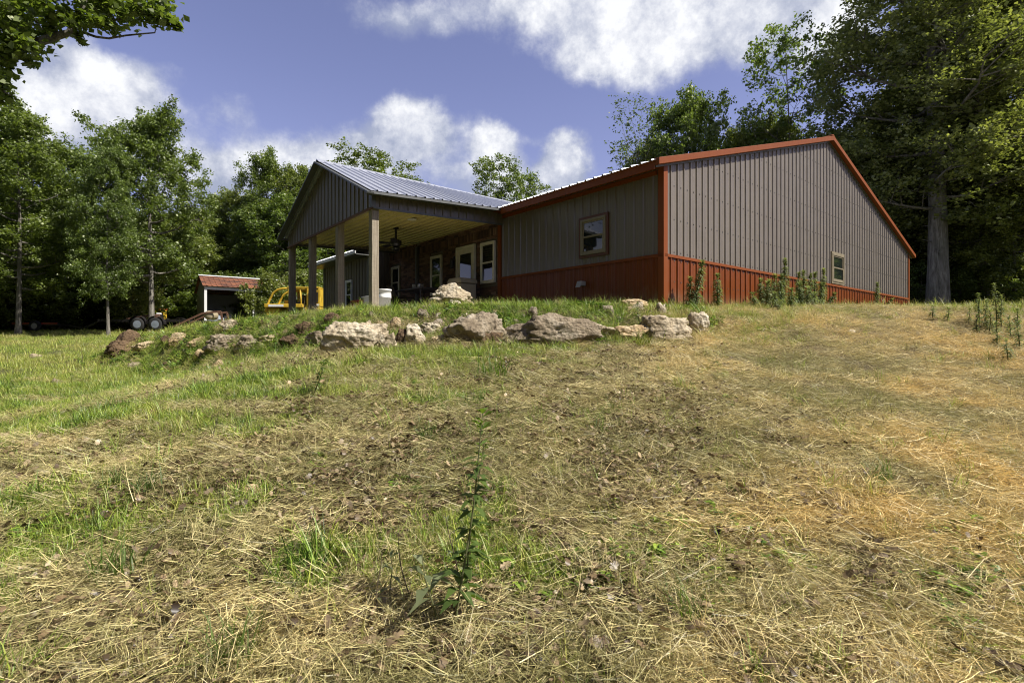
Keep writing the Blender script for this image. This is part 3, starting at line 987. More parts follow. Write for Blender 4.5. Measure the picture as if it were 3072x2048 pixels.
# two sling chairs
def sling_chair(x, y, a, lab):
    c = thing('sling_chair', lab, 'chair', at_local(x, y), HA + a, 'tan sling patio chairs')
    # faces +x, back leans to -x
    MB().add([(.22, -.23, .42), (.22, .23, .42), (-.22, .23, .36), (-.22, -.23, .36), (.22, -.23, .405), (.22, .23, .405), (-.22, .23, .345), (-.22, -.23, .345)],
             [(0, 1, 2, 3), (7, 6, 5, 4), (0, 4, 5, 1), (3, 2, 6, 7), (1, 5, 6, 2), (0, 3, 7, 4)]).build('seat', 'tan_fabric', c)
    MB().add([(-.20, -.23, .38), (-.20, .23, .38), (-.42, .23, .92), (-.42, -.23, .92), (-.215, -.23, .375), (-.215, .23, .375), (-.435, .23, .915), (-.435, -.23, .915)],
             [(0, 1, 2, 3), (7, 6, 5, 4), (0, 4, 5, 1), (3, 2, 6, 7), (1, 5, 6, 2), (0, 3, 7, 4)]).build('backrest', 'tan_fabric', c)
    for s_ in (-1, 1):
        MB().tube([(.24, s_ * .25, 0), (.24, s_ * .25, .41), (-.21, s_ * .25, .36), (-.44, s_ * .25, .95)], .014).build('frame', 'black_metal', c)
        MB().tube([(.24, s_ * .25, .41), (.2, s_ * .26, .60), (-.28, s_ * .26, .60)], .013).build('armrest', 'black_metal', c)
        MB().tube([(-.40, s_ * .25, 0), (-.21, s_ * .25, .36)], .014).build('leg', 'black_metal', c)
    return c
sling_chair(-1.75, 7.75, R(-60), 'tan sling chair beside the corner post, its back leaning towards the loader')
sling_chair(-1.40, 7.50, R(-52), 'tan sling chair drawn up nearest to the table with jars')
# beige cabinet by the door
cb = thing('storage_bin', 'beige patio storage bin with a rounded lid in front of the porch door', 'storage bin', at_local(-.55, 5.85), HA)
MB().box(-.25, .25, -.30, .30, .06, .88).build('bin_body', 'beige_plastic', cb, bevel=.03)
MB().prism([(-.32, .89), (.32, .89), (.32, .96), (.24, 1.03), (-.24, 1.03), (-.32, .96)], 'X', -.27, .27).build('lid', 'beige_plastic', cb, bevel=.015)
MB().box(-.27, -.25, -.10, .10, .78, .82).build('handle', 'black_metal', cb)
for sy in (-1, 1):
    MB().lathe([(.05, -.02), (.05, .02)], 12, (-.18, sy * .22, .05), 'Y').build('wheel', 'rubber', cb)
# buckets, boxes by the corner post
bk = thing('bucket', 'white plastic bucket with a lid right behind the corner porch post', 'bucket', at_local(-3.0, 5.45), HA)
MB().lathe([(.12, 0), (.145, .36), (.155, .36), (.155, .39), (.148, .39), (.150, .52), (.16, .52), (.16, .56), (.02, .57)], 24).build('bucket_body', 'white_plastic', bk, True)
MB().tube([(.16, 0, .50), (.12, -.1, .40), (0, -.165, .36), (-.12, -.1, .40), (-.16, 0, .50)], .004, 6).build('handle', 'grey_plastic', bk)
wb = thing('white_tub', 'low white storage tub with lid between the second and corner porch posts', 'tub', at_local(-3.0, 6.05), HA)
MB().prism([(-.22, 0), (.22, 0), (.25, .40), (-.25, .40)], 'X', -.17, .17).build('tub_body', 'white_plastic', wb, bevel=.01)
MB().box(-.19, .19, -.27, .27, .402, .44).build('lid', 'white_plastic', wb, bevel=.01)
wb2 = thing('white_crate', 'open white crate with papers heaped in it near the second porch post', 'crate', at_local(-2.75, 6.75), HA)
mb = MB(); mb.box(-.2, .2, -.3, .3, 0, .02)
for (a, b_, c_, d_) in ((-.2, .2, -.3, -.28), (-.2, .2, .28, .3), (-.2, -.18, -.28, .28), (.18, .2, -.28, .28)):
    mb.box(a, b_, c_, d_, .02, .34)
mb.build('crate_body', 'white_vinyl', wb2)
for k in range(5):
    p_ = MB().box(-.13, .13, -.10, .10, 0, .03).build('paper', 'white_plastic', wb2, loc=(rb.uniform(-.03, .03), rb.uniform(-.12, .12), .26 + .035 * k))
    p_.rotation_euler = (rb.uniform(-.2, .2), rb.uniform(-.15, .15), rb.uniform(0, 3))
rc = thing('red_cooler', 'dark red cooler on the porch in front of the white tubs', 'cooler', at_local(-3.15, 6.45), HA)
MB().box(-.15, .15, -.24, .24, 0, .30).build('cooler_body', 'red_plastic', rc, bevel=.02)
MB().box(-.16, .16, -.25, .25, .302, .36).build('lid', 'red_plastic', rc, bevel=.015)
MB().tube([(-.0, -.25, .27), (-.0, -.28, .33), (0, -.28, .36)], .01).build('handle', 'black_metal', rc)
dk = thing('gas_can', 'small black can beside the white window wall past the porch', 'can', at_local(-2.6, 7.6), HA)
MB().box(-.1, .1, -.14, .14, 0, .26).build('can_body', 'dark_plastic', dk, bevel=.02)
MB().tube([(0, .08, .26), (0, .1, .32), (0, .18, .38)], .018).build('spout', 'dark_plastic', dk)
MB().bar((0, -.1, .30), (0, .04, .30), .02, .02).build('handle', 'dark_plastic', dk)
rr_ = thing('red_toolbox', 'small dark red toolbox on the porch slab by the third post', 'toolbox', at_local(-3.0, 8.3), HA)
MB().box(-.12, .12, -.25, .25, 0, .2).build('toolbox_body', 'red_plastic', rr_, bevel=.01)
MB().prism([(-.25, .202), (.25, .202), (.22, .26), (-.22, .26)], 'X', -.12, .12).build('lid', 'red_plastic', rr_, bevel=.01)
MB().bar((0, -.1, .29), (0, .1, .29), .02, .02).build('handle', 'black_metal', rr_)
# ------------------------------------------------------------------ trees
def leaf_quads(rs, C, N_up, size, fold=.25, droop=0.0):
    """C (n,3) leaf positions -> vertices/faces of folded leaf blades with random attitude"""
    n = len(C)
    th = rs.rand(n) * 2 * np.pi
    d = np.stack([np.cos(th), np.sin(th), rs.uniform(-.7, .5, n) - droop], 1)
    d /= np.linalg.norm(d, axis=1, keepdims=True)
    nr = rs.normal(size=(n, 3)); nr[:, 2] = np.abs(nr[:, 2]) + N_up
    s = np.cross(d, nr); s /= np.linalg.norm(s, axis=1, keepdims=True) + 1e-9
    nn = np.cross(s, d)
    L = size * rs.uniform(.65, 1.3, n)[:, None]
    w = L * rs.uniform(.30, .42, n)[:, None]
    a = C - d * L * .5
    t = C + d * L * .5
    m1 = C + s * w + nn * L * fold * .5 + d * L * .08
    m2 = C - s * w + nn * L * fold * .5 + d * L * .08
    V = np.stack([a, m1, t, m2], 1).reshape(-1, 3)
    Fq = np.arange(n * 4).reshape(n, 4)
    return V, Fq
def tree_meshes(name, seed, h, r, base=.3, limbs=22, subs=5, per=150, leaf=.17, trunk=.22, cl=1.0, top=.96, prof=None, bark='bark_grey', lmat='oak_leaf', lean=0., up=.55, droop=.0, flat=.55, stubs=0):
    rs = np.random.RandomState(seed)
    rn = random.Random(seed)
    tp = []
    ph = rs.rand(4) * 6
    for i in range(9):
        t = i / 8
        tp.append((math.sin(t * 3 + ph[0]) * .025 * h * t + lean * t, math.sin(t * 2.4 + ph[1]) * .02 * h * t, t * h * .93))
    tr = [trunk * (1.0 - .86 * (i / 8) ** .9) for i in range(9)]
    mb = MB()
    fl = [(tp[0][0], tp[0][1], -.25)] + [(tp[0][0], tp[0][1], .12)] + [(tp[0][0] * .6 + tp[1][0] * .4, tp[0][1] * .6 + tp[1][1] * .4, h * .045)] + tp[1:]
    mb.tube(fl, [trunk * 1.55, trunk * 1.3, trunk * 1.02] + tr[1:], 10, cap=False)
    def tpt(t):
        q = t * 8; i = min(7, int(q)); f_ = q - i
        return Vector(tp[i]).lerp(Vector(tp[i + 1]), f_), tr[i] * (1 - f_) + tr[i + 1] * f_
    if prof is None:
        prof = lambda q: max(.22, math.sin(min(1, max(0, q * .93 + .12)) * math.pi) ** .62)
    clumps = []
    for i in range(limbs):
        q = (i + rn.random() * .8) / limbs
        t = base + (top - base) * q
        p0, r0 = tpt(t)
        a = i * 2.399 + rn.uniform(-.5, .5)
        ln = r * prof(q) * rn.uniform(.72, 1.12)
        rise = up * (0.35 + q) * rn.uniform(.6, 1.3)
        pts = [p0]
        for k in range(1, 5):
            s = k / 4
            pts.append(p0 + Vector((math.cos(a + .25 * math.sin(s * 3 + i)) * ln * s, math.sin(a + .25 * math.sin(s * 3 + i)) * ln * s, ln * rise * s ** 1.4 - ln * .08 * math.sin(s * 3.1))))
        rl = min(r0 * .62, .03 + .018 * ln)
        mb.tube(pts, [rl, rl * .8, rl * .6, rl * .42, rl * .2], 6, cap=False)
        clumps.append((pts[4], 1.0))
        for k in range(subs):
            s = rn.uniform(.30, .98)
            j = min(3, int(s * 4)); pb = pts[j].lerp(pts[j + 1], s * 4 - j)
            a2 = a + rn.choice((-1, 1)) * rn.uniform(.5, 1.4)
            l2 = ln * rn.uniform(.22, .45)
            pe = pb + Vector((math.cos(a2) * l2, math.sin(a2) * l2, l2 * rn.uniform(-.15, .8)))
            mb.tube([pb, pb.lerp(pe, .5) + Vector((0, 0, .04)), pe], [rl * .38, rl * .25, rl * .1], 4, cap=False)
            clumps.append((pe, rn.uniform(.65, 1.1)))
    for k in range(3):
        clumps.append((tpt(1.0)[0] + Vector((rn.uniform(-.5, .5) * cl, rn.uniform(-.5, .5) * cl, rn.uniform(-.8, .8) * cl)), .8))
    for k in range(stubs):                      # bare dead twigs
        t = rn.uniform(base * .5, base)
        p0, r0 = tpt(t); a = rn.random() * 6.28; l_ = rn.uniform(.6, 1.6)
        p1 = p0 + Vector((math.cos(a) * l_, math.sin(a) * l_, rn.uniform(-.2, .5)))
        mb.tube([p0, p0.lerp(p1, .5) + Vector((0, 0, .08)), p1], [.03, .02, .006], 5, cap=False)
    Cs = []
    for (c, k) in clumps:
        R_ = cl * k
        n = int(per * k * k)
        # leaves sit in a few smaller tufts of the clump
        nt = max(3, int(6 * k))
        tc_ = rs.normal(size=(nt, 3)) * np.array([.52, .52, .36 * flat / .55]) * R_
        idx = rs.randint(0, nt, n)
        P = tc_[idx] + rs.normal(size=(n, 3)) * np.array([.24, .24, .15]) * R_
        Cs.append(P + np.array(c))
    Cs = np.concatenate(Cs)
    V, Fq = leaf_quads(rs, Cs, .45, leaf, droop=droop)
    cm = np_mesh(name + '_crown', V, Fq, lmat)
    tm = bpy.data.meshes.new(name + '_trunk'); tm.from_pydata(mb.v, [], mb.f); tm.materials.append(MATS[bark]); tm.shade_smooth()
    return tm, cm, float(np.percentile(V[:, 2], 99.7))
round_top = lambda q: max(.25, math.sqrt(max(0, 1 - (q * 1.02) ** 2.6)) * (.72 + .4 * min(1, q * 2.2)))
column = lambda q: max(.3, .55 + .45 * math.sin(q * 3.0))
TT = {}
TT['oak_broad'] = tree_meshes('oak_broad', 11, 15.0, 4.6, .24, 32, 8, 230, .20, .27, 1.0, prof=round_top)
TT['oak_olive'] = tree_meshes('oak_olive', 22, 17.0, 3.5, .22, 36, 7, 150, .20, .24, .95, prof=round_top, lmat='olive_leaf')
TT['oak_tall'] = tree_meshes('oak_tall', 12, 17.0, 3.5, .20, 40, 7, 200, .20, .21, .95, prof=round_top)
TT['oak_mid'] = tree_meshes('oak_mid', 13, 12.0, 3.5, .25, 28, 7, 210, .19, .17, .85, prof=round_top, lmat='yellow_leaf')
TT['oak_dense'] = tree_meshes('oak_dense', 14, 13.0, 3.6, .20, 34, 7, 220, .19, .19, .9, prof=round_top)
TT['sparse'] = tree_meshes('sparse', 15, 15.0, 2.7, .34, 26, 4, 95, .19, .13, .72, prof=column, lmat='oak_leaf', up=.8)
TT['poplar'] = tree_meshes('poplar', 16, 13.0, 1.7, .25, 34, 4, 34, .15, .11, .6, prof=column, lmat='bluish_leaf', up=1.6)
TT['understory'] = tree_meshes('understory', 17, 5.6, 2.3, .12, 22, 5, 120, .16, .06, .62, prof=round_top, lmat='oak_leaf', up=.5)
TT['dogwood'] = tree_meshes('dogwood', 18, 4.2, 2.0, .18, 18, 5, 110, .17, .05, .55, prof=round_top, lmat='yellow_leaf', up=.35)
TT['bush'] = tree_meshes('bush', 19, 1.9, 1.35, .05, 18, 4, 75, .13, .03, .42, prof=round_top, lmat='oak_leaf', up=.7)
TRUNK = {'understory': 'bark_brown'}
def place_tree(kind, x, y, h=None, rz=0, label='', group=None, name=None, wx=1.0, sink=0.0):
    tm, cm, h0 = TT[kind]
    nm = name or {'bush': 'shrub', 'understory': 'understory_tree', 'dogwood': 'understory_tree', 'poplar': 'poplar_tree', 'sparse': 'tall_tree'}.get(kind, 'oak_tree')
    z = float(H(x, y, False)) - sink
    s = (h / h0) if h else 1.0
    t = thing(nm, label, 'shrub' if kind == 'bush' else 'tree', (x, y, z), rz, group)
    t.scale = (s * wx, s * wx, s)
    a = bpy.data.objects.new('trunk', tm); COL.objects.link(a); a.parent = t
    b_ = bpy.data.objects.new('crown', cm); COL.objects.link(b_); b_.parent = t
    return t
def tree_px(kind, px, ytop, Yd, rz=0, label='', group=None, wx=1.0, **k):
    x = (px - 1536) / F * Yd
    g = float(H(x, Yd, False))
    h = CAMZ + (1024 - ytop) / F * Yd - g
    return place_tree(kind, x, Yd, h, rz, label, group, wx=wx, **k)
GL = 'oaks along the field edge'
GB = 'tree tops showing over the roof'
GR = 'oaks behind the gable end'
for a in (
    ('oak_tall', 55, 300, 25.0, .3, 'tall oak with a pale thick base at the edge of the mown field', GL, 0.82),
    ('oak_broad', -160, 300, 27.0, 1.3, 'broad oak cut by the edge of the picture past the pale-based oak', GL, 0.9),
    ('oak_broad', 455, 335, 27.0, 2.2, 'broad rounded oak, the tallest between the pale-based oak and the open shed', GL, 0.7),
    ('oak_tall', 325, 430, 24.5, 4.1, 'slim oak whose bare trunk stands behind the back end of the trailer', GL, 0.62),
    ('oak_dense', 200, 440, 31.0, 5.1, 'oak filling the gap between the pale-based oak and the broad rounded one', GL, 0.8),
    ('oak_mid', 130, 600, 33.0, 2.6, 'lower yellow-green oak in the shade behind the pale-based oak', GL, 1.1),
    ('oak_dense', 610, 640, 40.0, .6, 'low dense oak behind the orange shed roof', GL, 0.8),
    ('oak_tall', 800, 455, 37.5, 3.0, 'upright oak rising between the shed and the porch ridge', GL, 0.68),
    ('oak_mid', 700, 570, 39.0, 1.1, 'yellow-green oak left of the upright oak by the shed', GL, 0.7),
    ('oak_mid', 915, 505, 38.0, 4.4, 'bright yellow-green oak right against the porch gable', GL, 0.66),
    ('oak_dense', 880, 600, 36.0, 2.0, 'dark oak behind the yellow loader', GL, .95),
    ('oak_mid', 535, 690, 36.0, 5.6, 'small oak in front of the dark trees above the trailer', GL, .9),
    ('oak_dense', 1000, 700, 39.0, 0.4, 'oak seen between the porch posts beside the loader cage', GL, 1.0),
    ('sparse', 1055, 438, 38.0, .2, 'loose round tree top just beside the porch ridge', GB, 0.95),
    ('sparse', 985, 500, 37.0, 1.2, 'small tree top showing beyond the porch ridge end', GB, .9),
    ('sparse', 1195, 490, 42.0, 2.8, 'flat-topped tree over the lower half of the porch roof', GB, 1.0),
    ('sparse', 1250, 545, 42.0, 4.0, 'short tree top nearest the low point of the porch ridge line', GB, .8),
    ('sparse', 1480, 478, 40.0, 4.9, 'twin-crowned tree over the valley where the two roofs meet', GB, 0.85),
    ('sparse', 1545, 500, 41.0, .9, 'right half of the twin crown above the roof valley', GB, 0.75),
    ('sparse', 1615, 552, 42.0, 3.3, 'small tree top just right of the twin crown above the roof', GB, .7),
    ('poplar', 1912, 318, 33.0, .5, 'thin grey-green poplar with sparse upright twigs above the eave', GB, 1.0),
    ('oak_mid', 1960, 420, 36.0, 2.9, 'yellow-green crown between the thin poplar and the dense oak', GB, 0.5),
    ('oak_dense', 2075, 290, 33.0, 1.6, 'dense rounded oak over the near end of the red rake trim', GB, 0.58),
    ('oak_mid', 2200, 400, 34.0, 5.2, 'lower oak between the dense rounded oak and the tall loose one', GB, 0.62),
    ('sparse', 2370, 100, 31.0, 3.7, 'tall loose tree with a high sprig, standing over the ridge of the gable', GB, 0.74),
    ('oak_mid', 2300, 350, 32.0, .1, 'shorter crown tucked in front of the tall loose tree', GB, 0.6),
    ('oak_dense', 2500, 400, 31.0, 4.6, 'dark crown closing the gap beside the gable peak', GB, 0.72),
    ('oak_olive', 2770, 60, 31.0, 2.3, 'tall oak filling the sky just past the gable slope', GR, 0.8),
    ('oak_olive', 2760, 350, 33.0, 1.9, 'dark oak in the shade behind the thick forked trunk', GR, 1.1),
    ('oak_olive', 2945, -60, 26.0, 5.5, 'dark-trunked oak standing just right of the thick forked trunk', GR, 1.15),
    ('oak_olive', 3130, -150, 27.0, .8, 'broad oak cut off by the picture edge past the dark-trunked oak', GR, 1.1),
    ('oak_mid', 3040, 520, 24.5, 3.4, 'lower oak with sunlit leaves above the tall green weeds', GR, .9),
    ('oak_dense', 2870, 560, 30.0, 4.2, 'shaded oak between the thick trunk and the dark trunk', GR, .9),
):
    tree_px(a[0], a[1], a[2], a[3], a[4], a[5], a[6], a[7])
for a in (
    ('dogwood', 812, 818, 29.0, .4, 'bright green dogwood spreading in front of the open shed', .72),
    ('dogwood', 905, 815, 31.0, 2.4, 'pale green small tree directly behind the loader cage', .8),
    ('dogwood', 60, 815, 27.5, 3.0, 'low leafy tree beside the pale base of the oak', 1.0),
    ('understory', 160, 830, 29.0, 1.0, 'shaded small tree right of the pale oak base', 1.1),
    ('dogwood', 400, 825, 29.5, 5.0, 'small tree with bright leaves above the yellow drawers', .8),
    ('understory', 560, 800, 34.0, 2.1, 'shaded small tree on the far side of the shed wall', 1.1),
    ('understory', 240, 780, 31.5, .3, 'dark small tree between the two big field-edge oaks', 1.2),
    ('understory', 690, 780, 38.0, 4.1, 'dark small tree rising behind the rusty shed roof', 1.2),
    ('understory', 2760, 790, 26.5, 1.3, 'dark small tree just past the far house corner', 1.0),
    ('understory', 2880, 800, 26.0, 2.7, 'dark small tree right of the thick trunk', 1.0),
    ('understory', 3010, 780, 25.5, .2, 'dark small tree behind the tall green weeds', 1.1),
    ('understory', 3120, 790, 23.0, 4.4, 'dark small tree at the picture edge', 1.0),
    ('understory', 960, 800, 33.5, 4.4, 'dark small tree behind the far porch post', 1.1),
    ('understory', 0, 790, 30.5, 5.4, 'dark small tree at the picture edge by the field', 1.1),
):
    tree_px(a[0], a[1], a[2], a[3], a[4], a[5], 'small trees under the big oaks', a[6])

# the thick forked oak beyond the far house corner
hx, hy = (2812 - 1536) / F * 25.0, 25.0
tmh = tree_meshes('great_oak', 31, 21.0, 3.9, .24, 46, 9, 270, .155, .46, .95, prof=round_top, lmat='olive_leaf', up=.55, stubs=4)
TT['great_oak'] = tmh
place_tree('great_oak', hx, hy, 21.0, .6, 'massive grey-trunked oak with a scarred base beside the far house corner', GR, name='oak_tree')

# woodland behind everything: too many trunks to count
def gn_scatter(name, pts, protos, rot, scl, idx, extra=None, mat=None):
    """one object whose points carry instances of unlinked prototype objects"""
    me = bpy.data.meshes.new(name)
    P_ = np.asarray(pts, np.float32)
    me.vertices.add(len(P_)); me.vertices.foreach_set('co', P_.ravel())
    def att(nm, ty, arr):
        a_ = me.attributes.new(nm, ty, 'POINT')
        a_.data.foreach_set('vector' if ty == 'FLOAT_VECTOR' else 'value', np.ascontiguousarray(arr).ravel())
    att('rot', 'FLOAT_VECTOR', np.asarray(rot, np.float32)); att('scl', 'FLOAT', np.asarray(scl, np.float32)); att('idx', 'INT', np.asarray(idx, np.int32))
    for k_, v_ in (extra or {}).items():
        att(k_, 'FLOAT', np.asarray(v_, np.float32))
    me.update()
    ob = bpy.data.objects.new(name, me); COL.objects.link(ob); ob['kind'] = 'stuff'
    coll = bpy.data.collections.new(name + '_kinds')
    for p_ in protos: coll.objects.link(p_)
    ng = bpy.data.node_groups.new(name + '_scatter', 'GeometryNodeTree')
    ng.interface.new_socket('Geometry', in_out='INPUT', socket_type='NodeSocketGeometry')
    ng.interface.new_socket('Geometry', in_out='OUTPUT', socket_type='NodeSocketGeometry')
    gi = ng.nodes.new('NodeGroupInput'); go = ng.nodes.new('NodeGroupOutput')
    ip = ng.nodes.new('GeometryNodeInstanceOnPoints'); ci = ng.nodes.new('GeometryNodeCollectionInfo')
    ci.inputs['Collection'].default_value = coll
    ci.inputs['Separate Children'].default_value = True; ci.inputs['Reset Children'].default_value = True
    def na(nm, ty):
        nd = ng.nodes.new('GeometryNodeInputNamedAttribute'); nd.data_type = ty; nd.inputs['Name'].default_value = nm; return nd.outputs['Attribute']
    e2r = ng.nodes.new('FunctionNodeEulerToRotation')
    L = ng.links
    L.new(gi.outputs[0], ip.inputs['Points']); L.new(ci.outputs[0], ip.inputs['Instance'])
    ip.inputs['Pick Instance'].default_value = True
    L.new(na('idx', 'INT'), ip.inputs['Instance Index'])
    L.new(na('rot', 'FLOAT_VECTOR'), e2r.inputs[0]); L.new(e2r.outputs[0], ip.inputs['Rotation'])
    L.new(na('scl', 'FLOAT'), ip.inputs['Scale'])
    L.new(ip.outputs[0], go.inputs[0])
    md = ob.modifiers.new('scatter', 'NODES'); md.node_group = ng
    return ob
def join_mesh(name, a, b_):
    me = bpy.data.meshes.new(name)
    nv = len(a.vertices)
    va = np.zeros(nv * 3, np.float32); a.vertices.foreach_get('co', va)
    vb = np.zeros(len(b_.vertices) * 3, np.float32); b_.vertices.foreach_get('co', vb)
    fa = [tuple(p.vertices) for p in a.polygons if len(p.vertices) == 4]
    fb = np.zeros(len(b_.polygons) * 4, np.int32); b_.loops.foreach_get('vertex_index', fb)
    Fq = np.concatenate([np.array(fa, np.int32), fb.reshape(-1, 4) + nv])
    me2 = np_mesh(name, np.concatenate([va, vb]).reshape(-1, 3), Fq, None)
    me2.materials.append(a.materials[0]); me2.materials.append(b_.materials[0])
    mi = np.ones(len(Fq), np.int32); mi[:len(fa)] = 0
    me2.polygons.foreach_set('material_index', mi)
    return me2
wk = ['oak_broad', 'oak_tall', 'oak_mid', 'oak_dense', 'understory']
protos = [bpy.data.objects.new('woodland_tree_%s' % 'abcdef'[i], join_mesh('wood_%d' % i, TT[k][0], TT[k][1])) for i, k in enumerate(wk)]
wh = [TT[k][2] for k in wk]
rs = np.random.RandomState(5)
pts, scl, idx = [], [], []
def try_tree(x, y, k, hmax):
    h = min(hmax, wh[k] * rs.uniform(.8, 1.15))
    pts.append((x, y, float(H(x, y, False)) - .1)); scl.append(h / wh[k]); idx.append(k)
for i in range(3000):
    x = rs.uniform(-75, 75); y = rs.uniform(-45, 85)
    lx_, ly_ = to_local(x, y)
    if math.hypot(x, y - 8) < 24 or -14 < x < 6 and y < 39: continue
    if x < -6 and y < 37 and x > -20 - max(0, (y - 20)) * .1 and y > 0 and x > -26: continue
    if x < -14 and 18 < y < 32 and x > -27: continue
    if -2 < lx_ < 19 and -3 < ly_ < 18: continue
    if 4 < x < 17 and y < 31: continue
    if x > 8 and -12 < y < 27: continue
    if rs.rand() > .27: continue
    px = 1536 + F * x / max(y, 1) if y > 5 else (9999 if x > 0 else -9999)
    lim = .205 * math.hypot(y, 0) + .6 if px < 2450 else (11.5 if y < 45 else 13)
    if y < 5: lim = 17
    k = rs.choice([0, 1, 2, 3])
    if lim < 8.5 and px > -900: k = rs.choice([2, 3])
    if lim < 6: continue
    try_tree(x, y, k, lim)
for i in range(900):                       # leafy edge of the wood
    x = rs.uniform(-60, 60); y = rs.uniform(8, 60)
    lx_, ly_ = to_local(x, y)
    if -2 < lx_ < 19 and -3 < ly_ < 18: continue
    edge = (x < -15 and y > 31.5 and y < 44) or (-15 <= x < 8 and y > 39 and y < 50) or (x > 17.5 and 27 < y < 36) or (x > 24 and y > 26) or (x < -28 and y > 14) or (x > 8 and 33 < y < 42)
    if not edge or rs.rand() > .6: continue
    try_tree(x, y, 4, rs.uniform(3.0, 6.2))
for i in range(1000):                       # unseen trees added near the viewer to block sky light from the walls
    a = R(rs.uniform(150, 262)); r_ = rs.uniform(12.5, 30)
    x, y = r_ * math.cos(a), r_ * math.sin(a)
    if y > 4 or rs.rand() > .45: continue
    try_tree(x, y, rs.choice([0, 1, 3]), 20)
    pts[-1] = pts[-1]; scl[-1] *= 1.15
pts = np.array(pts)
n = len(pts)
rot = np.zeros((n, 3)); rot[:, 2] = rs.rand(n) * 6.28
gn_scatter('woodland', pts, protos, rot, scl, idx)
print('woodland trees', n)
# ------------------------------------------------------------------ the tree whose limb hangs into the upper corner
def limb_tree():
    x0, y0 = -14.6, 10.0
    t = tree_meshes('bough_oak', 44, 13.5, 3.6, .56, 20, 6, 170, .17, .26, 1.0, prof=round_top)
    TT['bough_oak'] = t
    o = place_tree('bough_oak', x0, y0, 13.5, 0, 'oak reaching in from outside the picture with one long leafy limb across the sky', None, name='oak_tree')
    def w(px, py, d=0.0):
        Yd = 10.0 + d
        return Vector(((px - 1536) / F * Yd - x0, Yd - y0, CAMZ + (1024 - py) / F * Yd - o.location.z))
    mb = MB()
    root = Vector((0, 0, 6.0))
    main = [root, w(-420, 330), w(-150, 225), w(20, 160), w(108, 127), w(165, 108), w(210, 96), w(228, 66), w(243, 36), w(262, -10), w(300, -60)]
    mb.tube(main, [.20, .16, .12, .095, .082, .075, .06, .05, .042, .035, .02], 8)
    twigs = [([(210, 96), (255, 96), (290, 108), (330, 113), (380, 104), (430, 99), (468, 96), (472, 78), (486, 66)], .028),
             ([(228, 80), (270, 66), (330, 60), (400, 50), (470, 40), (530, 70)], .03),
             ([(243, 36), (300, 20), (360, 24), (440, 8), (510, 30)], .03), ([(165, 108), (130, 90), (112, 60), (90, 30)], .03),
             ([(20, 160), (50, 110), (40, 60), (20, 10)], .04), ([(20, 160), (60, 165), (90, 185)], .025), ([(100, 165), (125, 150), (150, 153), (175, 160)], .008),
             ([(-150, 225), (-20, 240), (18, 275), (35, 285)], .03), ([(228, 90), (240, 112), (245, 125)], .012), ([(228, 66), (200, 45), (165, 30)], .02),
             ([(-20, 190), (5, 215), (15, 250)], .02)]
    for (pp, r_) in twigs:
        n = len(pp)
        mb.tube([w(a, b, .1 * math.sin(i * 2.1)) for i, (a, b) in enumerate(pp)], [r_ * (1 - .75 * i / (n - 1)) for i in range(n)], 5)
    mb.build('limb', 'bark_grey', o)
    rs_ = np.random.RandomState(9)
    CL = [(30, 20, 42), (80, 30, 45), (120, 20, 30), (70, 62, 36), (20, 80, 40), (60, 105, 40), (30, 135, 42), (85, 130, 34), (100, 150, 20), (20, 165, 30), (80, 172, 24),
          (92, 186, 14), (10, 205, 22), (14, 232, 12), (8, 262, 12), (20, 285, 15), (8, 298, 12), (175, 45, 24), (205, 50, 26), (165, 62, 16), (220, 72, 20), (200, 30, 16),
          (250, 62, 22), (285, 58, 24), (320, 70, 24), (345, 82, 15), (250, 40, 16), (240, 112, 13), (246, 126, 9), (128, 96, 20), (145, 112, 13), (150, 84, 14),
          (275, 15, 26), (320, 25, 32), (365, 30, 34), (395, 55, 24), (420, 25, 34), (455, 45, 30), (490, 20, 34), (500, 55, 24), (525, 72, 16), (538, 80, 10),
          (470, 65, 18), (350, 5, 26), (300, -20, 40), (400, -25, 45), (480, -30, 40), (60, -20, 50), (140, -30, 40), (220, -40, 40), (-40, 60, 60), (-60, 160, 60), (-40, 230, 40)]
    P = []
    for (a, b, r_) in CL:
        c = w(a, b, rs_.uniform(-.5, .5)); rr_ = r_ / F * 10 * .62
        n = int(16 + 0.08 * r_ * r_)
        P.append(np.array(c) + rs_.normal(size=(n, 3)) * np.array([rr_, rr_ * 1.2, rr_ * .72]))
    P = np.concatenate(P)
    V, Fq = leaf_quads(rs_, P, .5, .135, fold=.3, droop=.15)
    me = np_mesh('limb_leaves', V, Fq, 'oak_leaf')
    lo = bpy.data.objects.new('limb_foliage', me); COL.objects.link(lo); lo.parent = o
limb_tree()

# ------------------------------------------------------------------ rocks
_T3 = np.random.RandomState(3).rand(64, 64, 64)
def vn3(P, s):
    q = P / s + 100; i = np.floor(q).astype(int); f_ = q - i; f_ = f_ * f_ * (3 - 2 * f_)
    r = 0
    for a in (0, 1):
        for b in (0, 1):
            for c in (0, 1):
                wgt = (f_[:, 0] if a else 1 - f_[:, 0]) * (f_[:, 1] if b else 1 - f_[:, 1]) * (f_[:, 2] if c else 1 - f_[:, 2])
                r = r + wgt * _T3[(i[:, 0] + a) & 63, (i[:, 1] + b) & 63, (i[:, 2] + c) & 63]
    return r
import bmesh
def ico(sub):
    bm = bmesh.new(); bmesh.ops.create_icosphere(bm, subdivisions=sub, radius=1.0)
    V = np.array([v.co[:] for v in bm.verts]); Fc = np.array([[v.index for v in f.verts] for f in bm.faces]); bm.free()
    return V, Fc
ICO = {k: ico(k) for k in (3, 5)}
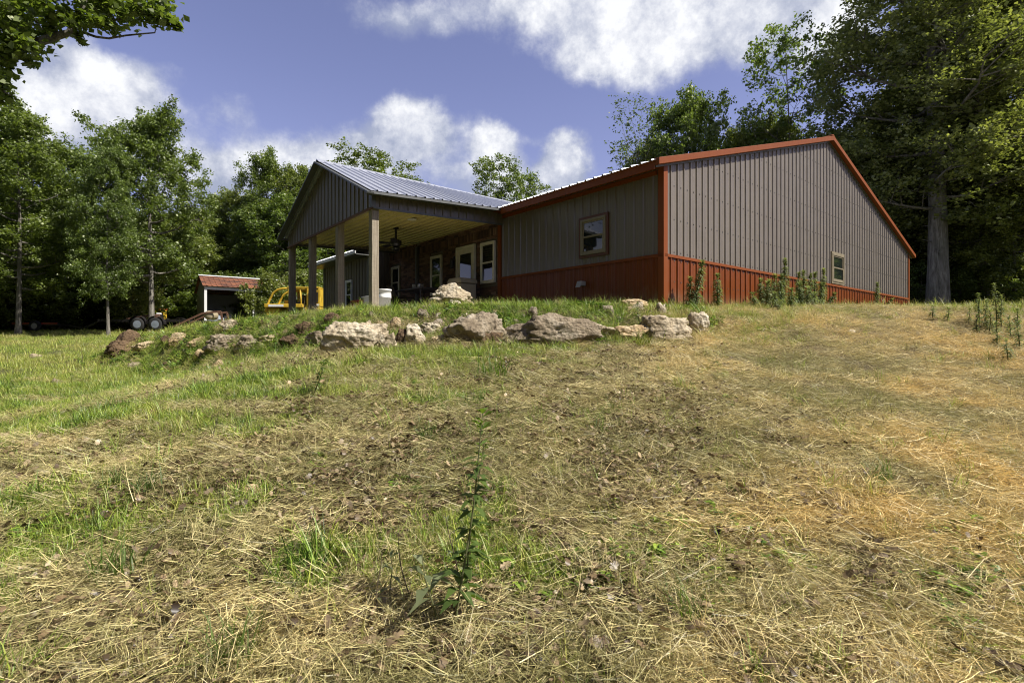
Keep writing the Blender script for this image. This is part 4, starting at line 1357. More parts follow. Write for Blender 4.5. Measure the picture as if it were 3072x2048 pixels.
def rock(seed, sx, sy, sz, mat, sub=5, planes=14, rough=.09, strata=.0, flat_top=None, name='boulder'):
    V, Fc = ICO[sub]
    rs_ = np.random.RandomState(seed)
    n = rs_.normal(size=(planes, 3)); n[:, 2] *= .8; n /= np.linalg.norm(n, axis=1, keepdims=True)
    d = rs_.uniform(.62, .95, planes)
    if flat_top: 
        n = np.vstack([n, [[.08, -.1, 1.0], [0, -1, .1]]]); d = np.append(d, [flat_top, .8])
    dots = V @ n.T
    rr_ = np.where(dots > .05, d / np.maximum(dots, .05), 9).min(1)
    rr_ = np.minimum(rr_, 1.15)
    P = V * rr_[:, None]
    off = rs_.rand(3) * 20
    rid = lambda s_: 1 - np.abs(vn3(P + off, s_) * 2 - 1)
    k = (vn3(P * 1.0 + off, .75) - .5) * .34 - (rid(.42) ** 3) * .16 + (vn3(P + off, .22) - .5) * rough * 1.7 - (rid(.16) ** 2) * rough * .7 + (vn3(P + off, .07) - .5) * rough * .9
    if strata:
        z = P[:, 2] * 5 + vn3(P + off, .5) * 1.4
        k = k + (np.abs((z % 1) - .5) - .25) * strata
    P = P * (1 + k)[:, None] * np.array([sx, sy, sz])
    return np_mesh(name, P, Fc, mat, sub < 5)
def rock_px(px0, px1, py0, py1, mat, label, seed, dy=0.0, Yd=None, tilt=(0, 0, 0), depth=.7, sink=.3, group='rocks along the edge of the house terrace', name='boulder', cat='boulder', **kw):
    pxc = (px0 + px1) / 2
    if Yd is None:
        _, Yd, _ = ground_at(pxc, py1 - 2)
    Yd += dy
    x = (pxc - 1536) / F * Yd
    wdt = (px1 - px0) / F * Yd
    zt = CAMZ + (1024 - py0) / F * Yd; zb = CAMZ + (1024 - py1) / F * Yd
    hgt = (zt - zb) * (1 + sink)
    sx, sy, sz = wdt / 2 * 1.18, wdt / 2 * depth, hgt / 2 * 1.12
    me = rock(seed, sx, sy, sz, mat, name=name, **kw)
    o = bpy.data.objects.new(name, me); COL.objects.link(o)
    o.location = (x, Yd + sy * .55, zt - hgt / 2)
    o.rotation_euler = tuple(R(q) for q in tilt)
    tag(o, label, cat, group)
    return o
rock_px(286, 420, 1002, 1062, 'dark_rock', 'dark brown layered rock at the low end of the row, tilted up towards the trailer', 1, tilt=(8, -18, 10), strata=.16, depth=.9)
rock_px(398, 482, 1018, 1050, 'tan_rock', 'low tan rock beside the dark layered one, half sunk in the slope', 2, tilt=(5, -12, 0))
rock_px(496, 556, 1004, 1040, 'tan_rock', 'small pale yellow rock between the low tan rock and a dark-fronted one', 3)
rock_px(612, 730, 990, 1048, 'grey_rock', 'grey rock with a pale top and a dark front below the thick green weeds', 4, strata=.12, flat_top=.6)
rock_px(765, 842, 998, 1028, 'tan_rock', 'flat orange-tan rock under the dry grass of the bank', 5, depth=.8)
rock_px(884, 955, 968, 1000, 'dark_rock', 'small dark rock lying high on the bank above the big white one', 6, strata=.14)
rock_px(972, 1152, 958, 1062, 'pale_rock', 'largest white craggy boulder of the row, below the corner porch post', 7, rough=.16, depth=.7)
rock_px(1176, 1222, 980, 1040, 'dark_rock', 'narrow dark upright rock leaning on a pale one', 8, depth=1.0, tilt=(0, 14, 0))
rock_px(1200, 1272, 974, 1038, 'pale_rock', 'pale upright rock with a cream face next to the narrow dark one', 9, depth=.8, tilt=(-10, -8, 0))
rock_px(1258, 1328, 962, 1008, 'pale_rock', 'small knobbly white rock set just above the upright pale one', 10, rough=.15)
rock_px(1290, 1345, 1008, 1030, 'tan_rock', 'low pale wedge of rock at the foot of the tilted grey boulder', 11)
rock_px(1326, 1504, 950, 1034, 'grey_rock', 'tilted grey boulder with a pointed sunlit top', 12, tilt=(0, -14, 8), depth=.8, planes=10)
rock_px(1488, 1762, 948, 1042, 'grey_rock', 'widest brown slab in the row, its broad face turned to the slope', 33, planes=9, depth=.55, rough=.06)
rock_px(1690, 1760, 950, 1000, 'grey_rock', 'smaller slab behind the top corner of the widest brown slab', 14, dy=.35)
rock_px(1764, 1850, 965, 1014, 'pale_rock', 'broken pale rock between the widest slab and the flat-topped one', 15, depth=1.0)
rock_px(1838, 1936, 975, 1022, 'tan_rock', 'low cream rock half buried in grass below the flat-topped slab', 16)
rock_px(1922, 2082, 930, 1006, 'pale_rock', 'flat-topped pale slab with a dark undercut front', 17, flat_top=.7, strata=.08, depth=.8, dy=-.3, sink=.6)
rock_px(2074, 2130, 930, 988, 'pale_rock', 'square pale rock on the end of the flat-topped slab', 18, flat_top=.8, dy=-.25, sink=.5)
rock_px(556, 618, 1010, 1046, 'tan_rock', 'ochre rock wedged between the pale yellow one and the dark-fronted grey one', 51, depth=.9)
rock_px(700, 775, 1012, 1052, 'grey_rock', 'brown-grey rock at the near foot of the dark-fronted grey one', 52, depth=.9)
rock_px(838, 905, 1000, 1042, 'dark_rock', 'dark brown rock in the shaded hollow under the orange-tan one', 53, strata=.1)
rock_px(905, 985, 992, 1050, 'grey_rock', 'mottled grey rock tucked against the side of the largest white boulder', 54, depth=.9)
rock_px(1128, 1190, 1000, 1052, 'pale_rock', 'cream rock filling the gap between the largest white boulder and the narrow dark one', 55)
rock_px(1440, 1510, 990, 1036, 'dark_rock', 'dark rock under the overlap of the tilted boulder and the widest slab', 56)
rock_px(1735, 1790, 985, 1034, 'grey_rock', 'small grey block at the end of the widest brown slab', 57)
rock_px(660, 720, 962, 992, 'pale_rock', 'pale flat rock high on the bank above the dark-fronted one', 58)
rock_px(1275, 1436, 860, 915, 'pale_rock', 'big craggy boulder standing in front of the brick wall on the terrace', 19, Yd=10.0, rough=.10, planes=26, sink=.5, depth=.6, group='rocks lying on the terrace')
rock_px(1343, 1384, 899, 920, 'pale_rock', 'small white stone in the grass before the craggy terrace boulder', 20, Yd=9.7, group='rocks lying on the terrace')
rock_px(1868, 1948, 893, 916, 'tan_rock', 'flat pale rock in the grass near the red corner of the house', 21, Yd=9.4, flat_top=.7, group='rocks lying on the terrace')
STN = [(822, 1120, 46, 'tan_rock', 'round tan stone in the green grass below the white boulder'), (448, 1168, 36, 'pale_rock', 'white rounded stone lying on a brown strip of the slope'),
       (396, 1160, 34, 'grey_rock', 'flat grey stone beside the white rounded one'), (528, 1268, 18, 'pale_rock', 'small bright white stone in the middle of the green grass'),
       (1222, 1336, 44, 'pale_rock', 'pale broken stone on the bare strip above the tall weed'), (752, 1478, 72, 'tan_rock', 'flat tan stone, the larger of the two near the bright grass tuft'),
       (716, 1518, 54, 'pale_rock', 'pale stone just below the flat tan one'), (432, 2030, 42, 'pale_rock', 'white stone at the bottom edge of the picture'),
       (296, 1330, 20, 'pale_rock', 'tiny pale stone in the grass far to the side of the tall weed'), (20, 1318, 70, 'tan_rock', 'flat pinkish stone at the left picture edge'),
       (2108, 1852, 52, 'pale_rock', 'pale stone showing through the straw low in the picture'), (1718, 1858, 40, 'pale_rock', 'whitish stone in the straw beside the tall weed'),
       (2420, 1482, 34, 'grey_rock', 'grey stone under the golden straw'), (3040, 1600, 60, 'pale_rock', 'pale stone in the litter at the right picture edge'),
       (2240, 1580, 40, 'tan_rock', 'tan stone among dead leaves below the golden straw'), (170, 1150, 40, 'grey_rock', 'small grey stone on the upper brown strip'),
       (110, 1075, 44, 'pale_rock', 'white stone at the near edge of the mown field'), (620, 1100, 26, 'tan_rock', 'little tan stone under the bank'),
       (250, 1300, 34, 'grey_rock', 'grey stone in the brown band crossing the grass'), (2552, 998, 30, 'pale_rock', 'small pale stone in front of the gable wall'),
       (392, 958, 40, 'pale_rock', 'pale rock at the wood edge beside the trailer end')]
for i, (px, py, w_, mt, lb) in enumerate(STN):
    x, Yd, z = ground_at(px, py)
    s_ = w_ / F * Yd / 2
    o = bpy.data.objects.new('stone', rock(100 + i, s_ * 1.1, s_ * .8, s_ * .62, mt, sub=3, rough=.12, name='stone')); COL.objects.link(o)
    o.location = (x, Yd, z + s_ * .12); o.rotation_euler = (0, 0, i * 1.3)
    tag(o, lb, 'stone', 'loose stones on the slope')
# rubble along the bank and the brown strips: too many to count
rs = np.random.RandomState(77)
rp = [bpy.data.objects.new('rubble_stone_%d' % i, rock(200 + i, .5, .42, .3, m_, sub=3, rough=.12, name='rubble_stone')) for i, m_ in enumerate(('pale_rock', 'tan_rock', 'grey_rock', 'dark_rock'))]
pp, sc = [], []
for i in range(5200):
    x = rs.uniform(-12, 5); y = rs.uniform(3, 13.5)
    d = y - float(np.interp(x, RLX, RLY))
    dn = 1.0 if -.15 < d < 1.1 and x < 2.6 else .10
    if rs.rand() > dn * .42: continue
    pp.append((x, y, 0)); sc.append(rs.choice([.04, .07, .12, .24], p=[.40, .34, .19, .07]) * (1.5 if dn == 1.0 else .55))
pp = np.array(pp); pp[:, 2] = H(pp[:, 0], pp[:, 1])
gn_scatter('rubble', pp, rp, rs.rand(len(pp), 3) * 6.28, sc, rs.randint(0, 4, len(pp)))

# ------------------------------------------------------------------ tall weeds (each one its own plant)
def weed(x, y, h, lean=(0, 0), seed=0, n=None, leaf=.07, lmat='weed_leaf', label='', group=None, dens=1.0, dry=False, z=None, stem_r=.006, start=.12, name='weed', wid=.16):
    rs_ = np.random.RandomState(seed)
    z = float(H(x, y)) - .02 if z is None else z
    o = thing(name, label, 'weed', (x, y, z), 0, group)
    K = 8
    pts = []
    for i in range(K + 1):
        t = i / K
        pts.append(Vector((lean[0] * h * t ** 1.3 + .012 * math.sin(t * 5 + seed), lean[1] * h * t ** 1.3 + .012 * math.cos(t * 4 + seed), h * t * (1 - .25 * math.hypot(*lean)))))
    MB().tube(pts, [stem_r * (1.2 - .8 * i / K) for i in range(K + 1)], 6).build('stem', 'dry_stem' if dry else 'weed_stem', o)
    n = n or int(h * 130 * dens)
    t = start + (1 - start) * rs_.rand(n) ** .85
    P = np.array([tuple(pts[min(K - 1, int(q * K))].lerp(pts[min(K - 1, int(q * K)) + 1], q * K - min(K - 1, int(q * K)))) for q in t])
    a = np.arange(n) * 2.4 + rs_.rand(n)
    L = leaf * rs_.uniform(.7, 1.2, n) * (1.15 - .55 * t)
    rise = np.where(t > .85, .8, rs_.uniform(-.25, .55, n))
    d = np.stack([np.cos(a), np.sin(a), rise], 1); d /= np.linalg.norm(d, axis=1, keepdims=True)
    s = np.stack([-np.sin(a), np.cos(a), a * 0], 1)
    wv_ = (L * wid)[:, None]
    tip = P + d * L[:, None]; tip[:, 2] -= L * .25
    mid = P + d * (L * .5)[:, None]; mid[:, 2] += L * .05
    V = np.stack([P, mid + s * wv_, tip, mid - s * wv_], 1).reshape(-1, 3)
    me = np_mesh('foliage', V, np.arange(n * 4).reshape(n, 4), lmat)
    f_ = bpy.data.objects.new('foliage', me); COL.objects.link(f_); f_.parent = o
    return o
def wall_depth(px, off):
    """depth at which a photo column crosses a line parallel to the gable wall, off metres in front of it"""
    u = (px - 1536) / F
    bx, by = HC[0] + off * sa, HC[1] - off * ca
    return (by * u - bx) / (ca - sa * u) * sa + by
GW = 'tall weeds along the gable wall'
for i, (px, top, off, lean, lb) in enumerate((
    (2085, 782, .38, .14, 'tall weed leaning against the red wainscot nearest the corner trim'),
    (2066, 835, .30, .05, 'shorter weed added where the first tall one casts its shadow on the wainscot'),  # added plant in place of the first weed's cast shadow
    (2150, 824, .35, .03, 'single straight weed standing alone before the red wainscot'),
    (2281, 838, .55, .02, 'weed at the near end of the thick clump by the gable wall'),
    (2300, 846, .8, .0, 'slender weed second in the thick clump by the gable wall'),
    (2320, 824, .6, .03, 'bushy weed left of the tallest one at the gable wall'),
    (2350, 778, .7, .02, 'tallest weed of the clump, reaching above the wainscot trim'),
    (2392, 820, .6, .03, 'weed right after the tallest one at the gable wall'),
    (2410, 814, .9, .0, 'leafy weed in the middle of the clump by the gable wall'),
    (2428, 822, .7, .03, 'weed in the densest part of the clump'),
    (2446, 818, .5, -.02, 'straight weed one gap before the small gable window'),
    (2468, 808, .6, .01, 'tall weed directly beside the small gable window'),
    (2478, 880, 1.1, .45, 'bent weed leaning under the small gable window'),
    (2628, 849, .45, .03, 'weed alone between the gable window and the far corner'),
    (2640, 896, .9, .75, 'weed fallen over sideways near the far corner'),
    (2312, 842, 1.0, -.05, 'bushy weed standing forward of the slender one'),
    (2338, 826, 1.0, .06, 'leafy weed pressed against the foot of the tallest one'),
    (2400, 850, 1.2, -.04, 'shorter leafy weed in front of the middle of the clump'),
    (2420, 862, 1.3, .1, 'weed bowing forward in the densest part of the clump'),
    (2460, 850, .9, .05, 'leafy weed just below the sill of the gable window'),
    (2262, 880, .9, -.1, 'dry-looking short weed starting the thick clump'),
    (2370, 868, 1.3, .1, 'short weed in front of the tallest one'),
    (2330, 880, 1.4, -.1, 'short bushy weed at the near foot of the clump'),
    (2440, 880, 1.5, .1, 'short weed at the front of the clump under the window'))):
    Yd = wall_depth(px, off); x = (px - 1536) / F * Yd
    z = float(H(x, Yd)) - .02
    h = CAMZ + (1024 - top) / F * Yd - z
    weed(x, Yd, max(.3, h) * (1 + abs(lean) * .25), (lean, -.02), 300 + i, leaf=.15, label=lb, group=GW, dens=4.6, stem_r=.011, wid=.105)
GC = 'tall weeds at the shaded edge past the house'
for i, (px, top, py, lb) in enumerate(((2988, 846, 985, 'tallest green weed, standing against the dark trees by the bare dirt'), (2936, 876, 975, 'thin pale weed at the near side of the tallest green one'),
    (2958, 892, 990, 'bushy weed just left of the tallest green one'), (3006, 884, 990, 'weed just right of the tallest green one'), (2908, 922, 968, 'short weed at the far side of the thin pale one'),
    (2968, 925, 1010, 'low leafy weed in front of the tallest green one'), (3030, 945, 1030, 'low weed below the bare dirt patch'), (3055, 965, 1050, 'low leafy weed at the picture edge below the dirt patch'),
    (2930, 940, 1005, 'low weed in front of the thin pale one'), (2800, 915, 962, 'small weed at the foot of the great oak'), (2845, 920, 965, 'small pale weed beside the great oak'),
    (3050, 925, 985, 'small weed beside the bare dirt'), (2990, 960, 1040, 'lowest weed of the shaded clump'), (3020, 1010, 1085, 'leafy weed standing in the dry grass at the edge'))):
    x, Yd, z = ground_at(px, py)
    h = CAMZ + (1024 - top) / F * Yd - z
    weed(x, Yd, max(.2, h), (.03 * (i % 3 - 1), 0), 340 + i, leaf=.10, label=lb, group=GC, dens=3.0 if h < .6 else 2.2, wid=.12, stem_r=.008)
# foreground weed and its thinner neighbours
def weed_px(px, py, topx, topy, seed, lb, **kw):
    x, Yd, z = ground_at(px, py)
    h = CAMZ + (1024 - topy) / F * Yd - z
    dx = (topx - px) / F * Yd
    return weed(x, Yd, h, (dx / h, 0), seed, label=lb, z=z - .01, **kw)
GF = 'weeds standing in the cut grass'
weed_px(1370, 1905, 1455, 1205, 401, 'tall leafy green weed in the middle of the cut grass', lmat='dark_weed_leaf', leaf=.10, n=95, stem_r=.0045, group=GF)
weed_px(1400, 1880, 1445, 1300, 411, 'slimmer green weed growing tight against the tall one', lmat='dark_weed_leaf', leaf=.07, n=34, stem_r=.0035, group=GF)
weed_px(1375, 1830, 1345, 1520, 402, 'thin dark stem close beside the tall leafy weed', dry=True, leaf=.05, n=7, stem_r=.0032, group=GF)
weed_px(1305, 1900, 1270, 1620, 403, 'short weed with broad pale blades next to the tall one', leaf=.16, n=8, stem_r=.004, group=GF)
weed_px(1225, 1800, 1190, 1560, 404, 'bare dark stalk standing two stems away from the tall weed', dry=True, leaf=.03, n=5, stem_r=.003, group=GF)
weed_px(1140, 1850, 1135, 1650, 405, 'short bare stalk, the outermost of the stalks by the tall weed', dry=True, leaf=.05, n=4, stem_r=.003, group=GF)
weed_px(1180, 1810, 1160, 1640, 406, 'small leafy stalk between the two bare ones', leaf=.07, n=9, stem_r=.003, group=GF)
weed_px(940, 1195, 975, 1070, 407, 'dark feathery weed in the bright green grass below the white boulder', lmat='dark_weed_leaf', leaf=.10, n=60, group=GF)
weed_px(470, 1130, 487, 1070, 408, 'small dark weed under the low end of the rock row', lmat='dark_weed_leaf', leaf=.07, n=26, group=GF)
weed_px(580, 1140, 584, 1085, 409, 'small dark weed on the brown strip below the bank', lmat='dark_weed_leaf', leaf=.07, n=22, group=GF)
weed_px(1918, 985, 1912, 905, 410, 'upright green weed in front of the flat-topped slab', leaf=.08, n=90, group=GF)
weed_px(640, 1345, 650, 1215, 412, 'thin single stalk rising from the green grass', dry=True, leaf=.04, n=3, stem_r=.003, group=GF)
weed_px(395, 1125, 398, 1085, 413, 'little dark weed beside the mown field', lmat='dark_weed_leaf', leaf=.06, n=16, group=GF)
weed_px(245, 1095, 246, 1035, 414, 'dark stub of a weed at the low end of the rocks', dry=True, leaf=.04, n=8, group=GF)
LB_ = ['shortest dark stalk at the near end of the cut stalks', 'dark cut stalk second from the near end', 'slim dark stalk in the middle of the cut stalks', 'dark stalk beside the paired ones', 'taller dark stalk set behind the others', 'small dark stalk set back from the near end', 'outermost dark stalk at the far end', 'dark stalk standing lowest on the slope']
for i, (px, py, ty) in enumerate(((2480, 1290, 1250), (2535, 1280, 1225), (2590, 1270, 1235), (2645, 1285, 1240), (2670, 1250, 1205), (2510, 1260, 1235), (2700, 1265, 1230), (2615, 1305, 1255))):
    weed_px(px, py, px + 4, ty, 430 + i, LB_[i], dry=True, leaf=.02, n=3, stem_r=.004, group='cut stalks in the golden straw', name='stalk')
# ------------------------------------------------------------------ ground cover (grass, straw, leaf litter): geometry nobody could count
def blades(rs_, n, hmin, hmax, w, spread, lean, curve, base_z=0.0, lying=False, seg=3, dirn=None):
    a = rs_.rand(n) * 2 * np.pi
    rad = spread * np.sqrt(rs_.rand(n)); b = rs_.rand(n) * 2 * np.pi
    P0 = np.stack([rad * np.cos(b), rad * np.sin(b), np.full(n, base_z)], 1)
    L = rs_.uniform(hmin, hmax, n)
    if lying:
        if dirn is not None: a = dirn + rs_.normal(size=n) * .55 + np.pi * (rs_.rand(n) > .5)
        el = rs_.normal(size=n) * .16 + .08
        P0[:, 2] += rs_.uniform(.0, .045, n)
    else:
        el = np.pi / 2 - np.abs(rs_.normal(size=n)) * lean
    hd = np.stack([np.cos(a), np.sin(a)], 1)
    sd = np.stack([-np.sin(a), np.cos(a)], 1)
    tw = rs_.rand(n) * 2 * np.pi if lying else np.zeros(n)
    V = []
    pos = P0.copy(); e = el.copy()
    W_ = w * rs_.uniform(.6, 1.3, n)
    prof = np.linspace(1, .15, seg + 1) if not lying else np.linspace(1, .6, seg + 1)
    c_ = curve * rs_.uniform(.3, 1.6, n) * (np.sign(rs_.rand(n) - .5) if lying else 1)
    for k in range(seg + 1):
        ww = (W_ * prof[k])[:, None]
        s3 = np.stack([sd[:, 0] * np.cos(tw), sd[:, 1] * np.cos(tw), np.sin(tw)], 1)
        V.append(pos - s3 * ww); V.append(pos + s3 * ww)
        pos = pos + np.stack([hd[:, 0] * np.cos(e), hd[:, 1] * np.cos(e), np.sin(e)], 1) * (L / seg)[:, None]
        e = e - c_ / seg
    V = np.stack(V, 1).reshape(-1, 3)
    m = (seg + 1) * 2
    f_ = np.array([[2 * k, 2 * k + 1, 2 * k + 3, 2 * k + 2] for k in range(seg)])
    Fq = (np.arange(n)[:, None, None] * m + f_[None]).reshape(-1, 4)
    return V, Fq
def cat(*vf):
    V = []; Fq = []; o = 0
    for v, f_ in vf:
        V.append(v); Fq.append(f_ + o); o += len(v)
    return np.concatenate(V), np.concatenate(Fq)
def dead(rs_, n, spread, size):
    Vs = []
    for i in range(n):
        a = rs_.rand() * 6.28; r_ = spread * math.sqrt(rs_.rand()); b = rs_.rand() * 6.28
        L = size * rs_.uniform(.6, 1.25)
        wd = np.array([.06, .30, .18, .36, .20, .26, .05]) * L * rs_.uniform(.8, 1.2)
        t = np.linspace(0, 1, 7)
        curl = rs_.uniform(-1.2, 1.4); cup = rs_.uniform(0, .9)
        x = t * L; z = curl * L * .35 * (t - .5) ** 2 * 2
        pts = []
        for k in range(7):
            for s in (-1, 1):
                pts.append((x[k] - L / 2, s * wd[k], z[k] + cup * wd[k] * .8))
        P = np.array(pts)
        tl = rs_.normal(size=2) * .35
        ca_, sa_ = math.cos(tl[0]), math.sin(tl[0]); P = P @ np.array([[1, 0, 0], [0, ca_, -sa_], [0, sa_, ca_]]).T
        ca_, sa_ = math.cos(tl[1]), math.sin(tl[1]); P = P @ np.array([[ca_, 0, sa_], [0, 1, 0], [-sa_, 0, ca_]]).T
        ca_, sa_ = math.cos(a), math.sin(a); P = P @ np.array([[ca_, -sa_, 0], [sa_, ca_, 0], [0, 0, 1]]).T
        P += np.array([r_ * math.cos(b), r_ * math.sin(b), .012 + rs_.rand() * .02])
        Vs.append(P)
    V = np.concatenate(Vs)
    f_ = np.array([[2 * k, 2 * k + 1, 2 * k + 3, 2 * k + 2] for k in range(6)])
    Fq = (np.arange(n)[:, None, None] * 14 + f_[None]).reshape(-1, 4)
    return V, Fq
def proto(name, vf, mat):
    return bpy.data.objects.new(name, np_mesh(name, vf[0], vf[1], mat))
g = np.random.RandomState(99)
grass_p = [proto('grass_tuft_a', blades(g, 26, .05, .12, .0022, .07, .45, .7), 'grass_blade'),
           proto('grass_tuft_b', blades(g, 34, .03, .08, .0020, .09, .5, .6), 'grass_blade'),
           proto('grass_tuft_c', blades(g, 20, .08, .19, .0030, .05, .55, 1.0), 'grass_blade'),
           proto('grass_tuft_d', blades(g, 30, .03, .07, .0026, .10, .9, .8), 'grass_blade')]
straw_p = [proto('straw_a', blades(g, 40, .05, .17, .0013, .14, 0, .25, lying=True, seg=2, dirn=.3), 'straw_blade'),
           proto('straw_b', blades(g, 44, .04, .13, .0012, .13, 0, .4, lying=True, seg=2), 'straw_blade'),
           proto('straw_c', cat(blades(g, 22, .03, .09, .0013, .10, .9, .5, seg=2), blades(g, 22, .04, .12, .0012, .13, 0, .4, lying=True, seg=2)), 'straw_blade'),
           proto('straw_d', blades(g, 6, .18, .42, .0015, .16, 0, .22, lying=True, seg=4, dirn=.2), 'straw_blade'),
           proto('straw_e', blades(g, 60, .02, .07, .0012, .14, 0, .3, lying=True, seg=2), 'straw_blade')]
heap_p = [proto('straw_heap_a', cat(blades(g, 150, .10, .30, .0014, .22, 1.15, 1.5, seg=4), blades(g, 60, .05, .15, .0013, .2, .7, .6, seg=2)), 'straw_blade'),
          proto('straw_heap_b', blades(g, 120, .07, .20, .0013, .16, .9, 1.2, seg=3), 'straw_blade')]
leaf_p = [proto('dead_leaf_a', dead(g, 9, .15, .055), 'dead_leaf'), proto('dead_leaf_b', dead(g, 6, .13, .062), 'dead_leaf'), proto('dead_leaf_c', dead(g, 14, .14, .034), 'dead_leaf')]
def rosette(n, L, w, sp, up):
    th = g.rand(n) * 6.28; r_ = sp * np.sqrt(g.rand(n)); b = g.rand(n) * 6.28
    P = np.stack([r_ * np.cos(b), r_ * np.sin(b), g.uniform(.008, up, n)], 1)
    el = g.uniform(-.1, .8, n); s = np.stack([-np.sin(th), np.cos(th), g.uniform(-.25, .25, n)], 1)
    ll = L * g.uniform(.6, 1.3, n)[:, None]
    V = []
    for k, ww in enumerate((.12, .8, 1.0, .7, .08)):
        t = k / 4
        e = el - t * 1.0
        c_ = P + np.stack([np.cos(th) * np.cos(el * .6), np.sin(th) * np.cos(el * .6), np.sin(el - t * .5)], 1) * ll * t
        V += [c_ - s * ll * w * ww * .5, c_ + s * ll * w * ww * .5]
    V = np.stack(V, 1).reshape(-1, 3)
    f_ = np.array([[2 * k, 2 * k + 1, 2 * k + 3, 2 * k + 2] for k in range(4)])
    return V, (np.arange(n)[:, None, None] * 10 + f_[None]).reshape(-1, 4)
weed_p = [proto('small_weed_a', rosette(30, .026, .75, .08, .04), 'grass_blade'), proto('small_weed_b', rosette(20, .055, .32, .06, .05), 'grass_blade')]

rs = np.random.RandomState(2024)
def scatter_pts(n, rmax, rmin=.7, ang=62, power=1.0):
    """points around the viewer's side of the slope, thinning outwards"""
    r_ = rmin + (rmax - rmin) * rs.rand(n) ** power
    a = R(90) + R(ang) * (rs.rand(n) * 2 - 1)
    return r_ * np.cos(a), r_ * np.sin(a)
def keep_clear(x, y):
    lx, ly = to_local(x, y)
    ins = ((lx > -.02) & (lx < 16.3) & (ly > -.02) & (ly < 15.3)) | ((lx > -3.75) & (lx < .5) & (ly > 4.75) & (ly < 10.6)) | ((lx > -.8) & (lx < .5) & (ly > 11) & (ly < 15.3))
    return ~ins
def emit(name, x, y, protos, probs, scl, tint, tilt=.12, dz=0.0):
    z = H(x, y)
    rot = np.zeros((len(x), 3)); rot[:, 2] = rs.rand(len(x)) * 6.28
    e = .12
    gx_ = (H(x + e, y, False) - H(x - e, y, False)) / (2 * e); gy_ = (H(x, y + e, False) - H(x, y - e, False)) / (2 * e)
    # tilt the clump with the slope (small-angle)
    c_, s_ = np.cos(rot[:, 2]), np.sin(rot[:, 2])
    nx, ny = -gx_, -gy_
    rot[:, 0] = np.clip(-(ny), -.6, .6) + rs.normal(size=len(x)) * tilt
    rot[:, 1] = np.clip(nx, -.6, .6) + rs.normal(size=len(x)) * tilt
    gn_scatter(name, np.stack([x, y, z + dz], 1), protos, rot, scl, rs.choice(len(protos), len(x), p=probs), {'tint': tint})
    print(name, len(x))

# straw thatch
x, y = scatter_pts(46000, 15, .8, power=.9)
G = green_map(x, y); D = gold_map(x, y)
pt = fbm(x, y, .45, 60, 3)
k = (rs.rand(len(x)) < (1 - G * .88) * (.62 + .6 * sstep(.38, .62, pt) + .4 * D)) & keep_clear(x, y)
k &= rs.rand(len(x)) < np.where(np.hypot(x, y) > 9, .8, 1)
x, y, G, D = x[k], y[k], G[k], D[k]
tint = np.clip(.32 + .52 * D + .34 * (fbm(x, y, .6, 61, 3) - .5) * 2 - .15 * G + rs.normal(size=len(x)) * .10, 0, 1)
emit('dry_straw', x, y, straw_p, [.25, .23, .18, .07, .27], rs.uniform(.7, 1.25, len(x)), tint, .10)
# matted heaps of dry grass standing a little proud of the thatch
x, y = scatter_pts(2600, 13, 1.3, power=.9)
D = gold_map(x, y); G = green_map(x, y)
k = (rs.rand(len(x)) < .12 + .75 * D * sstep(.45, .65, fbm(x, y, .7, 66, 3)) + .05 * (1 - G)) & keep_clear(x, y)
x, y, D = x[k], y[k], D[k]
emit('matted_straw', x, y, heap_p, [.5, .5], rs.uniform(.5, 1.15, len(x)), np.clip(.30 + .62 * D + rs.normal(size=len(x)) * .12, 0, 1), .15)
# grass and dry stems grown up against the rocks
x = rs.uniform(-10.5, 3.2, 3800); y = rs.uniform(7.2, 13.6, 3800)
d = y - np.interp(x, RLX, RLY)
k = (d > -.42) & (d < .35) & (rs.rand(len(x)) < .8)
x, y = x[k], y[k]
emit('rock_side_grass', x, y, [grass_p[2], grass_p[0], straw_p[2]], [.4, .3, .3], rs.uniform(.8, 1.5, len(x)), np.clip(.38 + rs.normal(size=len(x)) * .22, 0, 1), .12)
# green grass
x, y = scatter_pts(90000, 15, .9, power=.8)
G = green_map(x, y)
k = (rs.rand(len(x)) < G * .95 + .045) & keep_clear(x, y)
x, y, G = x[k], y[k], G[k]
big = sstep(.55, .8, fbm(x, y, .35, 70, 2))
tint = np.clip(.38 - .26 * big + .20 * sstep(1.0, 5.0, x) + .30 * (fbm(x, y, 1.1, 71, 3) - .5) * 2 + rs.normal(size=len(x)) * .08 + (1 - G) * .08, 0, 1)
bank = sstep(.2, 1.6, y - np.interp(x, RLX, RLY))
emit('green_grass', x, y, grass_p, [.32, .34, .12, .22], rs.uniform(.6, 1.15, len(x)) * (1 + .35 * big) * (1 + .1 * bank), tint, .1)
# leaf litter
x, y = scatter_pts(22000, 9.5, .8, power=.8)
G = green_map(x, y); D = gold_map(x, y)
k = (rs.rand(len(x)) < (1 - G) * (1 - .9 * D) * sstep(2.2, .2, x - .12 * y) ** .5 * (.30 + .34 * sstep(.45, .6, 1 - fbm(x, y, .45, 60, 3)))) & keep_clear(x, y)
x, y = x[k], y[k]
emit('leaf_litter', x, y, leaf_p, [.34, .16, .50], rs.uniform(.6, 1.15, len(x)), np.clip(.40 + rs.normal(size=len(x)) * .15, 0, .68), .1, dz=.006)
# small broad-leaved weeds
x, y = scatter_pts(9000, 12, 1.0)
k = (fbm(x, y, .8, 80, 3) > .60 + .12 * sstep(0, 3, x)) & keep_clear(x, y)
x, y = x[k], y[k]
emit('low_weeds', x, y, weed_p, [.6, .4], rs.uniform(.5, 1.1, len(x)), np.clip(.16 + rs.normal(size=len(x)) * .08, 0, 1), .1)
